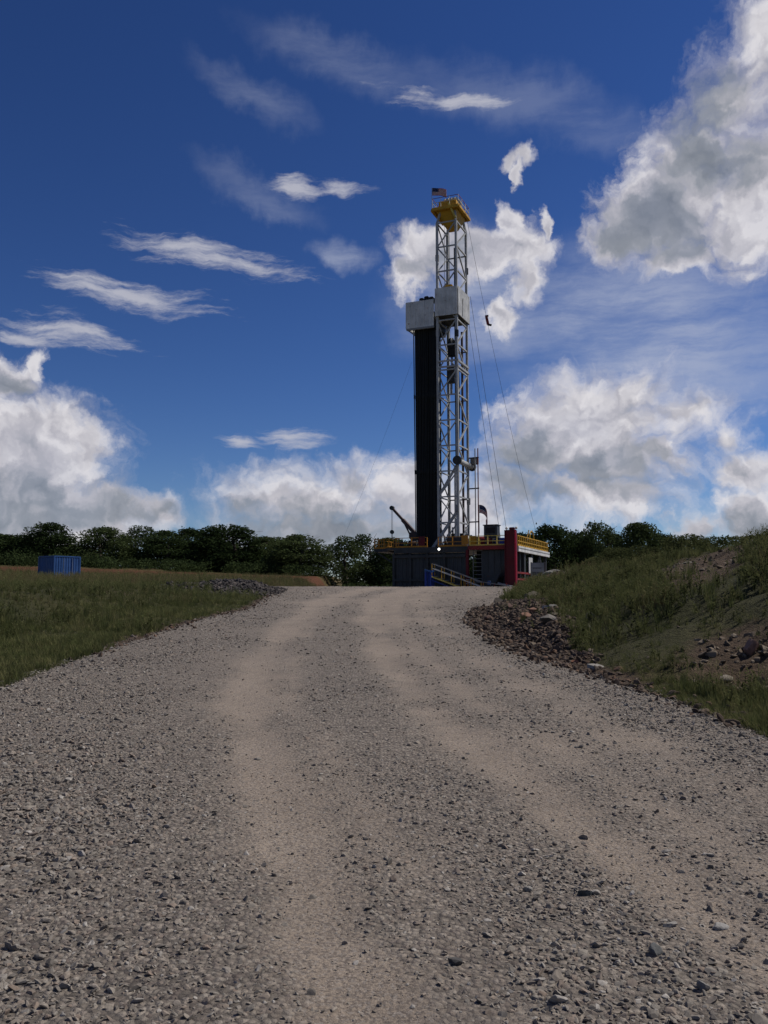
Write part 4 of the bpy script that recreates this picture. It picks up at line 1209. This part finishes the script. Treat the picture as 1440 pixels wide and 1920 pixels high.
TREES = [(-71.7, 150, 14.0, 5.5), (-65.1, 150, 12.4, 5.3), (-56.5, 145, 14.1, 4.1), (-66.8, 165, 13.2, 5.1), (-57.9, 160, 11.4, 3.9), (-48.1, 148, 13.6, 4.4), (-44.4, 158, 14.7, 3.5), (-37.7, 150, 13.2, 4.2), (-34.2, 156, 14.0, 4.2), (-25.4, 148, 14.0, 5.1), (-31.9, 165, 13.7, 4.0), (-21.7, 155, 12.4, 4.0), (-14.3, 146, 12.2, 4.8), (-20.1, 168, 12.4, 4.1), (-6.3, 150, 12.3, 3.5), (-2.9, 158, 13.3, 3.5), (0.2, 150, 11.9, 3.1), (4.2, 170, 12.8, 4.2), (8.1, 165, 12.2, 4.0), (13.2, 165, 11.9, 4.0), (18.1, 160, 12.2, 3.9), (21.9, 155, 12.0, 3.4), (24.4, 150, 12.8, 2.9), (27.3, 140, 13.3, 4.1), (33.6, 150, 13.1, 3.7), (34.0, 138, 13.5, 3.0), (39.2, 136, 13.3, 3.5), (40.0, 150, 12.6, 3.3), (44.8, 140, 11.9, 2.6), (48.9, 140, 11.3, 3.4), (54.1, 140, 11.4, 3.6), (60.1, 140, 11.6, 4.0), (66.1, 140, 11.9, 4.3)]
WHERE = {}
for i, (x, y, top, hw) in enumerate(TREES):
    gz = float(ground_z(x, y))
    airy = i in (6, 14, 15)
    cme, tme = AIRY if airy else VAR[(i * 3 + i // 5) % 8]
    base = 3.6 if airy else 4.2
    t = empty('leafy_tree', (x, y, gz - .1), rnd.uniform(0, 6.28))
    c = link('crown', cme, t); tr = link('trunk', tme, t)
    h = (top - gz); sz = h / 9.0 * .98; sw = hw / base * 1.42
    c.scale = (sw, sw, sz); tr.scale = (sw, sw, sz)
    t['category'] = 'tree'; t['group'] = 'trees behind the well pad'
    WHERE[i] = t
names = {0: 'dark tree at the far left edge, farthest from the rig', 1: 'broad low dark tree left of the blue container', 2: 'tall pointed dark tree rising right behind the blue container',
         3: 'dark tree behind and left of the tall tree by the container', 4: 'low dark tree in the dip right of the blue container', 5: 'round dark tree standing free between two gaps right of the container',
         6: 'thin airy tree at the left end of the long tree row', 7: 'dark tree just right of the thin airy tree', 8: 'dark tree in the middle left of the long tree row', 9: 'tallest broad dark tree in the middle of the left tree row',
         10: 'dark tree half hidden behind the tallest tree of the left row', 11: 'lower dark tree right of the tallest tree of the left row', 12: 'broad round dark tree at the right end of the left row beside the gap',
         13: 'dark tree half hidden behind the broad round tree by the gap', 14: 'airy tree with sky showing through right of the gap', 15: 'airy tree seen left of the crane hook', 16: 'low tree behind the left end of the rig deck',
         17: 'tree behind the crane boom and drill pipe', 18: 'tree hidden behind the drill pipe bundle', 19: 'tree behind the foot of the mast', 20: 'tree behind the dark driller cabin', 21: 'tree just left of the red column top', 22: 'small tree just right of the red column',
         23: 'large rounded tree right above the yellow side railing', 24: 'tree half hidden between two large trees right of the rig', 25: 'second large rounded tree right of the rig', 26: 'third large rounded tree right of the rig', 27: 'tree half hidden behind the second and third large trees',
         28: 'narrow low tree at the right end of the large trees', 29: 'low tree behind the mound, left of three', 30: 'low tree behind the mound, middle of three', 31: 'low tree behind the mound near the right edge', 32: 'tree beyond the right edge behind the mound'}
for i, t in WHERE.items(): t['label'] = names[i]

# shrubs along the back of the mound
SHV = [crown_mesh(700 + k, 2.0, 1.4, low=.05, n=34, per=190, size=.085, name='foliage', mat='weed') for k in range(3)]
SHT = trunk_mesh(720, 1.6, 1.0)
SH_ = [(12.6, 26.5, .75, 'bushy shrub on the mound crest at the far right edge'), (12.9, 31.5, .85, 'second shrub from the right on the mound crest'), (12.5, 36, 1.0, 'third shrub from the right on the mound crest'),
       (12.0, 40, .95, 'fourth shrub from the right on the mound crest'), (12.4, 45.5, 1.0, 'fifth shrub from the right on the mound crest'), (12.6, 51, 1.0, 'leftmost shrub on the mound crest before the large trees'),
       (15.5, 33, 1.15, 'shrub behind the mound crest, half hidden near the right edge'), (16.5, 41, 1.3, 'shrub behind the mound crest, half hidden below the low trees'), (17.5, 49, 1.5, 'shrub behind the mound crest beside the large trees')]
for k, (x, y, s, lb) in enumerate(SH_):
    t = empty('shrub', (x, y, float(ground_z(x, y)) - .1), k * 1.3); tag(t, lb, 'shrub', 'shrubs along the mound crest')
    a = link('foliage', SHV[k % 3], t); a.scale = (s * 1.1, s * 1.1, s * .66); a2 = link('stem', SHT, t); a2.scale = (s * .3, s * .3, s * .5)
# undergrowth under the tree row: one mass
g = np.random.default_rng(5)
ux = np.concatenate([g.uniform(-80, -10.5, 210), g.uniform(-7, 8, 30), g.uniform(24, 75, 140)]); uy = np.where(ux < 15, 141 + .06 * ux, 132) + g.normal(0, 2.5, len(ux))
uc = np.stack([ux, uy, ground_z(ux, uy) + g.uniform(.2, 1.1, len(ux))], -1); ur = g.uniform(.7, 1.5, len(ux))
V, F = leaf_cloud(uc, ur, 100, .26, g)
tag(link('undergrowth', mesh_from('undergrowth', V, F, M['leaf'])), 'dark undergrowth closing the foot of the tree row', 'undergrowth', kind='stuff')

# ================================================================== grass and weeds
def blade(V, F, base, az, lean, h, w, seg=3, curl=.6):
    d = Vector((math.cos(az), math.sin(az), 0)); s = Vector((-d.y, d.x, 0)); i0 = len(V)
    for k in range(seg + 1):
        t = k / seg
        c = Vector(base) + d * (lean * h * t ** (1 + curl)) + Vector((0, 0, h * t * (1 - .18 * lean * t)))
        ww = w * (1 - t) ** .7 if k < seg else 0.0008
        V.append(c - s * ww); V.append(c + s * ww)
    for k in range(seg): F.append((i0 + 2 * k, i0 + 2 * k + 1, i0 + 2 * k + 3, i0 + 2 * k + 2))
def tuft(seed, n, h, spread, w, lean=(.1, .8), mat='grass', seeds=False):
    r = random.Random(seed); V, F = [], []
    for _ in range(n):
        a = r.uniform(0, 6.28); rr = spread * r.random() ** .6
        blade(V, F, (rr * math.cos(a), rr * math.sin(a), -.02), a + r.uniform(-.9, .9), r.uniform(*lean), h * r.uniform(.45, 1.1), w * r.uniform(.7, 1.3))
    if seeds:
        for _ in range(3):
            a = r.uniform(0, 6.28); hh = h * r.uniform(1.1, 1.5); L = r.uniform(.05, .25)
            blade(V, F, (0, 0, 0), a, L, hh, w * .5)
            for q in range(6):
                t = .78 + .22 * q / 6; c = Vector((math.cos(a) * L * hh * t ** 1.6, math.sin(a) * L * hh * t ** 1.6, hh * t))
                blade(V, F, c, r.uniform(0, 6.28), .8, .035, .006, 1)
    return mesh_from('tuft', [tuple(v) for v in V], F, M[mat])
def weed(seed, h, n=26):
    r = random.Random(seed); V, F = [], []
    for s_ in range(3):
        a0 = r.uniform(0, 6.28); L = r.uniform(.1, .4)
        blade(V, F, (0, 0, 0), a0, L, h * r.uniform(.8, 1.1), .008)
        for k in range(n // 3):
            t = r.uniform(.15, 1.0); c = (math.cos(a0) * L * h * t ** 1.6, math.sin(a0) * L * h * t ** 1.6, h * t * .95)
            blade(V, F, c, r.uniform(0, 6.28), r.uniform(.8, 2.2), r.uniform(.05, .12) * (1.25 - .6 * t), .022 * r.uniform(.6, 1.2), 2, .3)
    return mesh_from('weed', [tuple(v) for v in V], F, M['weed'])
tufts = [tuft(i, 26, .24, .13, .007) for i in range(3)] + [tuft(10 + i, 22, .40, .12, .008, (.05, .5), 'grass', True) for i in range(3)] + \
        [weed(20 + i, .42) for i in range(3)] + [tuft(30 + i, 16, .38, .10, .006, (.05, .6), 'drygrass', True) for i in range(2)]
GC = template_collection('tufts', tufts)
def grass_band(name, x0, x1, y0, y1, dens, weights, smin, smax, label, cond, sd):
    g = np.random.default_rng(sd)
    n = int((x1 - x0) * (y1 - y0) * dens)
    x = g.uniform(x0, x1, n); y = g.uniform(y0, y1, n)
    k = (np.abs(x) < .60 * y + 4) & cond(x, y)
    x, y = x[k], y[k]
    dm = dirt_mask(x, y) + .25 * fbm(x, y, 2.5, 2, 14)
    cover = 1 - .80 * sstep(.30, .75, dm) - .16 * sstep(.7, 1.0, dm)
    cover = cover * (1 - sstep(.12, .4, heap_h(x, y))) * np.clip(.72 + 2.0 * fbm(x, y, .45, 3, 15), .22, 1)
    fall = np.clip((14 / np.maximum(y, 14)) ** 1.0, .25, 1)
    k = g.uniform(size=len(x)) < cover * fall
    x, y = x[k], y[k]; n = len(x)
    patch = fbm(x, y, .28, 3, 16)
    ids = np.zeros(n, int); u_ = g.uniform(size=n)
    cum = np.cumsum(weights) / sum(weights)
    u2 = np.clip(u_ * .55 + (patch * 1.8 + .5) * .45, 0, .999)
    for q in range(len(cum)): ids[(u2 < cum[q]) & (u2 >= (cum[q - 1] if q else 0))] = q
    kinds = np.array([0, 1, 2, 3])[ids]
    pick = np.where(kinds == 0, g.integers(0, 3, n), np.where(kinds == 1, g.integers(3, 6, n), np.where(kinds == 2, g.integers(6, 9, n), g.integers(9, 11, n))))
    s = g.uniform(smin, smax, n) * (1 + .35 * np.clip((y - 14) / 30, 0, 1)) * np.clip(.9 + 1.4 * fbm(x, y, .6, 2, 17), .5, 1.4)
    rot = np.stack([g.normal(0, .10, n), g.normal(0, .10, n), g.uniform(0, 6.28, n)], -1)
    z = ground_z(x, y) - .015
    print(name, n)
    return scatter(name, np.stack([x, y, z], -1), rot, s, pick, GC, label, 'grass')
grass_band('short_grass', -8.6, -4.6, 6, 52, 130, [6, 1.2, .2, .6], .40, .70, 'short green grass on the flat verge left of the road', lambda x, y: (xl(y) - x > .12) & (xl(y) - x < 2.9), 1)
grass_band('bank_grass', -26, -6.4, 10, 56, 75, [3.4, 2, 2.0, 1.0], .40, .70, 'rough dark grass and weeds covering the bank left of the road', lambda x, y: (xl(y) - x > 2.3), 2)
grass_band('verge_grass', 2.4, 8, 5, 14, 260, [7, .6, .2, .3], .30, .5, 'bright short grass strip at the right road edge', lambda x, y: (x - xr(y) > .1) & (x - xr(y) < 1.6), 3)
grass_band('mound_grass', 2.4, 22, 7, 58, 85, [2.0, 2.2, 2.8, 1.8], .42, .82, 'tall dark grass and weeds covering the mound right of the road', lambda x, y: (x - xr(y) > .5) & (x < 19), 4)
g = np.random.default_rng(8)                                  # far field: sparse dry tussocks
fx = g.uniform(-70, -5, 16000); fy = g.uniform(52, 112, 16000)
k = (fx < xl(fy) - .3) & (np.abs(fx) < .5 * fy + 3); fx, fy = fx[k], fy[k]
scatter('field_grass', np.stack([fx, fy, ground_z(fx, fy) - .02], -1), np.stack([fx * 0, fx * 0, g.uniform(0, 6.28, len(fx))], -1), g.uniform(.9, 1.9, len(fx)), np.where(g.uniform(size=len(fx)) < .55, g.integers(9, 11, len(fx)), g.integers(3, 6, len(fx))), GC, 'dry tussocks of the field before the trees', 'grass')

# ================================================================== broken rock
ROCKS = [rock_mesh('rock', 300 + i, M['rubble'], 2, .55, .5) for i in range(8)]
DARK = [rock_mesh('rock', 340 + i, M['darkrock'], 2, .6, .5) for i in range(6)]
TANS = [rock_mesh('rock', 380 + i, M['tanrock'], 2, .55, .5) for i in range(6)]
TC = template_collection('tan_rock', TANS); RC = template_collection('rubble', ROCKS); DCc = template_collection('crushed', DARK)
g = np.random.default_rng(21)
def rock_stuff(name, fn, n, lo, hi, coll, nk, label, z_off=.25):
    x, y = fn(n); n = len(x)
    s = np.clip(np.exp(g.normal(math.log((lo + hi) / 2.6), .45, n)), lo, hi)
    rot = np.stack([g.normal(0, .6, n), g.normal(0, .6, n), g.uniform(0, 6.28, n)], -1)
    z = np.maximum(ground_z(x, y), np.where((x > xl(y)) & (x < xr(y)), road_surface(x, y), -9)) + s * z_off * g.uniform(-.2, 1, n)
    scatter(name, np.stack([x, y, z], -1), rot, s, g.integers(0, nk, n), coll, label, 'rubble')
def f1(n):
    y = g.uniform(12.5, 31, n * 3); x = xr(y) + g.uniform(-.45, 2.2, n * 3)
    k = g.uniform(size=n * 3) < rubble_mask(x, y); return x[k], y[k]
rock_stuff('rubble', f1, 4600, .025, .15, RC, 8, 'reddish brown broken rock heaped along the right road edge', .1)
def f2(n):
    x = -7.4 + g.normal(0, 1.5, n); y = 43.5 + g.normal(0, 3.6, n)
    k = (heap_h(x, y) > .12) & (x < xl(y) + .5); return x[k], y[k]
rock_stuff('crushed_rock_heap', f2, 4200, .05, .20, DCc, 6, 'heap of dark grey crushed rock at the end of the left bank', .3)
def f3(n):
    x = np.concatenate([8.6 + g.normal(0, 1.2, n), 5.1 + g.normal(0, .6, n)]); y = np.concatenate([24 + g.normal(0, 2.8, n), 11.7 + g.normal(0, .8, n)])
    k = (dirt_mask(x, y) > .45) & (x > xr(y) + .8); return x[k], y[k]
rock_stuff('scree', f3, 420, .03, .13, TC, 6, 'small stones on the bare eroded earth of the mound')
def f6(n):
    x = g.uniform(3, 11, n); y = g.uniform(8.5, 46, n); k = (x > xr(y) + .6) & (g.uniform(size=n) < .25 + dirt_mask(x, y)); return x[k], y[k]
rock_stuff('scattered_stones', f6, 1500, .02, .09, TC, 6, 'small stones scattered through the grass of the mound')
def f4(n):
    y = g.uniform(8.5, 14, n); x = xr(y) + g.normal(.15, .16, n); return x, y
rock_stuff('edge_rubble', f4, 330, .03, .11, RC, 8, 'thin line of small brown stones along the right road edge')
def f5(n):
    y = g.uniform(14, 46, n); x = xl(y) - g.normal(.05, .2, n); return x, y
rock_stuff('edge_rubble', f5, 420, .03, .12, RC, 8, 'thin line of small brown stones along the left road edge')

# single rocks one can point at
RG = 'larger rocks in the roadside rubble'
def rock(x, y, size, shape, col, label, rz=0.0, tilt=(0, 0), seed=0, lift=.35, group=None, onroad=False):
    key = 'rockmat_%02d%02d%02d' % tuple(int(c * 100) for c in col)
    if key not in M: M[key] = rock_fixed(key, col)
    if group == RG: size *= .78
    me = rock_mesh('rock', 900 + seed, M[key], 3, shape[2], .25)
    o = link('rock', me)
    z = float(road_surface(x, y)) if onroad else float(ground_z(x, y))
    o.location = (x, y, z + size * shape[2] * lift); o.scale = (size * shape[0], size * shape[1], size); o.rotation_euler = (tilt[0], tilt[1], rz)
    tag(o, label, 'rock', group); return o
TAN, ORG, GRY, DRK, PAL, RED = (.22, .18, .13), (.24, .12, .075), (.20, .195, .185), (.06, .058, .056), (.31, .295, .27), (.14, .075, .058)
rock(3.62, 27.6, .42, (.75, .7, .85), TAN, 'upright pale tan block at the far left end of the rubble', .4, (.1, .2), 1, group=RG)
rock(4.75, 28.6, .62, (1.15, .8, .55), (.20, .17, .125), 'large flat topped tan slab at the back of the rubble', -.1, (.12, -.05), 2, .55, group=RG)
rock(3.15, 19.2, .40, (1.0, .7, .5), ORG, 'orange brown rock on the left side of the rubble', .5, (.2, 0), 3, group=RG)
rock(3.42, 19.9, .36, (.8, .8, .6), ORG, 'small orange brown rock beside the larger orange one', 1.2, (.1, .3), 4, group=RG)
rock(4.05, 19.4, .55, (1.2, .8, .4), DRK, 'dark grey slab in the middle of the rubble', .2, (.25, .1), 5, group=RG)
rock(3.75, 18.7, .45, (1.3, .5, .35), TAN, 'long tan splinter of rock in the middle of the rubble', -.8, (.1, .2), 6, group=RG)
rock(4.35, 19.3, .33, (.9, .7, .5), (.30, .21, .155), 'pale pinkish rock right of the dark slab', .3, (.2, .1), 7, group=RG)
rock(3.85, 20.2, .42, (1.3, .6, .35), PAL, 'pale flat stone above the dark slab', .1, (.15, .05), 8, group=RG)
rock(3.30, 17.3, .48, (1.2, .9, .45), (.18, .165, .15), 'grey brown flat rock low in the rubble', .1, (.2, .1), 9, group=RG)
rock(3.75, 16.2, .34, (.7, .9, .8), (.27, .25, .23), 'pale upright rock near the lower end of the rubble', .7, (.2, .2), 10, group=RG)
rock(3.58, 16.0, .26, (.6, .9, .8), (.25, .23, .20), 'small pale rock leaning beside the pale upright one', 0, (.1, .4), 11, group=RG)
rock(4.15, 17.4, .34, (.8, .9, .7), (.25, .21, .16), 'rounded tan rock at the right side of the rubble', .7, (.2, .2), 12, group=RG)
rock(2.98, 13.5, .19, (1.1, .8, .5), (.36, .15, .085), 'bright orange rock at the lower tip of the rubble', .2, (.3, .2), 13, group=RG)
rock(3.10, 12.95, .25, (1.35, .7, .35), (.33, .31, .275), 'flat pale grey slab beside the bright orange rock', -.1, (.2, .05), 14, group=RG)
rock(2.75, 22.5, .30, (1, .8, .55), RED, 'dark red rock at the road side edge of the rubble', .3, (.1, .1), 15, group=RG)
rock(3.30, 22.8, .34, (1, .8, .55), RED, 'dark red rock behind the orange rocks of the rubble', 1.3, (.2, .1), 16, group=RG)
rock(4.7, 22.4, .33, (1.2, .6, .45), (.23, .20, .17), 'grey tan rock at the grassy upper side of the rubble', .3, (.3, .1), 17, group=RG)
rock(4.95, 21.4, .28, (1.2, .6, .45), (.23, .17, .14), 'brown flat rock at the grassy side of the rubble', .9, (.3, .1), 18, group=RG)
rock(10.6, 52.4, 1.35, (1.2, .8, .62), (.24, .235, .22), 'grey boulder on the left shoulder of the mound near the sign', .3, (.1, .1), 19, .45)
rock(8.9, 25.6, .55, (1.1, .7, .5), (.30, .27, .215), 'pale stone at the top of the bare eroded scarp', .3, (.2, .1), 20)
rock(10.4, 24.4, .30, (.9, .7, .7), (.24, .215, .18), 'grey stone set in the mound right of the scarp', .3, (.3, .1), 21)
rock(5.15, 12.3, .26, (.7, .7, 1.1), (.30, .17, .125), 'pink upright rock in the earth cut near the right edge', .3, (.1, .1), 22)
rock(4.62, 11.9, .22, (1.2, .6, .5), (.24, .205, .165), 'tan rock at the left of the earth cut near the right edge', .6, (.2, .1), 23)
rock(5.0, 11.2, .24, (1.7, .5, .4), (.25, .225, .18), 'long pale rock across the earth cut near the right edge', -.3, (.1, .1), 24)
RR = 'loose stones lying on the road'
rock(1.275, 4.02, .055, (1.0, .7, .6), PAL, 'pale angular stone on the road at lower right, left of a pair', .3, (.1, .1), 30, .2, RR, True)
rock(1.49, 4.03, .06, (1.2, .8, .45), (.33, .32, .305), 'pale flat stone on the road at lower right, right of a pair', .3, (.1, .1), 31, .2, RR, True)
rock(1.13, 3.74, .06, (.9, .8, .8), (.12, .125, .125), 'dark grey stone lying below the two pale stones on the road', .8, (.1, .1), 32, .3, RR, True)
rock(.97, 4.35, .05, (.9, .8, .8), (.075, .085, .085), 'small dark stone on the road above the two pale stones', .1, (.1, .1), 33, .3, RR, True)
rock(.28, 3.62, .052, (1.1, .8, .7), (.085, .082, .08), 'dark stone at the bottom of the photo on the tan track', .1, (.1, .1), 34, .3, RR, True)
rock(1.20, 3.42, .055, (.8, .8, .8), (.20, .195, .185), 'grey stone at the bottom edge of the road, right of centre', .1, (.1, .1), 35, .3, RR, True)
rock(1.48, 3.40, .058, (1.1, .8, .7), (.30, .285, .265), 'pale stone at the bottom edge near the right corner', .4, (.1, .1), 36, .3, RR, True)
rock(.70, 4.40, .042, (1.1, .7, .6), PAL, 'small pale stone on the grey gravel between the tracks', .4, (.1, .1), 37, .3, RR, True)
# yellow-green plant by the sign
mk = empty('sapling', (10.25, 58.0, float(ground_z(10.25, 58.0)))); tag(mk, 'small bright yellow green plant at the foot of the sign', 'plant')
M['lime'] = leafy('lime_leaf', [(.1, (.22, .30, .06)), (.9, (.30, .38, .09))], .4)
V, F = [], []
for k in range(14): blade(V, F, (0, 0, .15 + .04 * k), k * 2.4, 1.0, .32, .05, 2)
link('leaves', mesh_from('leaves', [tuple(v) for v in V], F, M['lime']), mk); bar('stem', mk, (0, 0, -.1), (0, 0, .85), .03, 'wood')
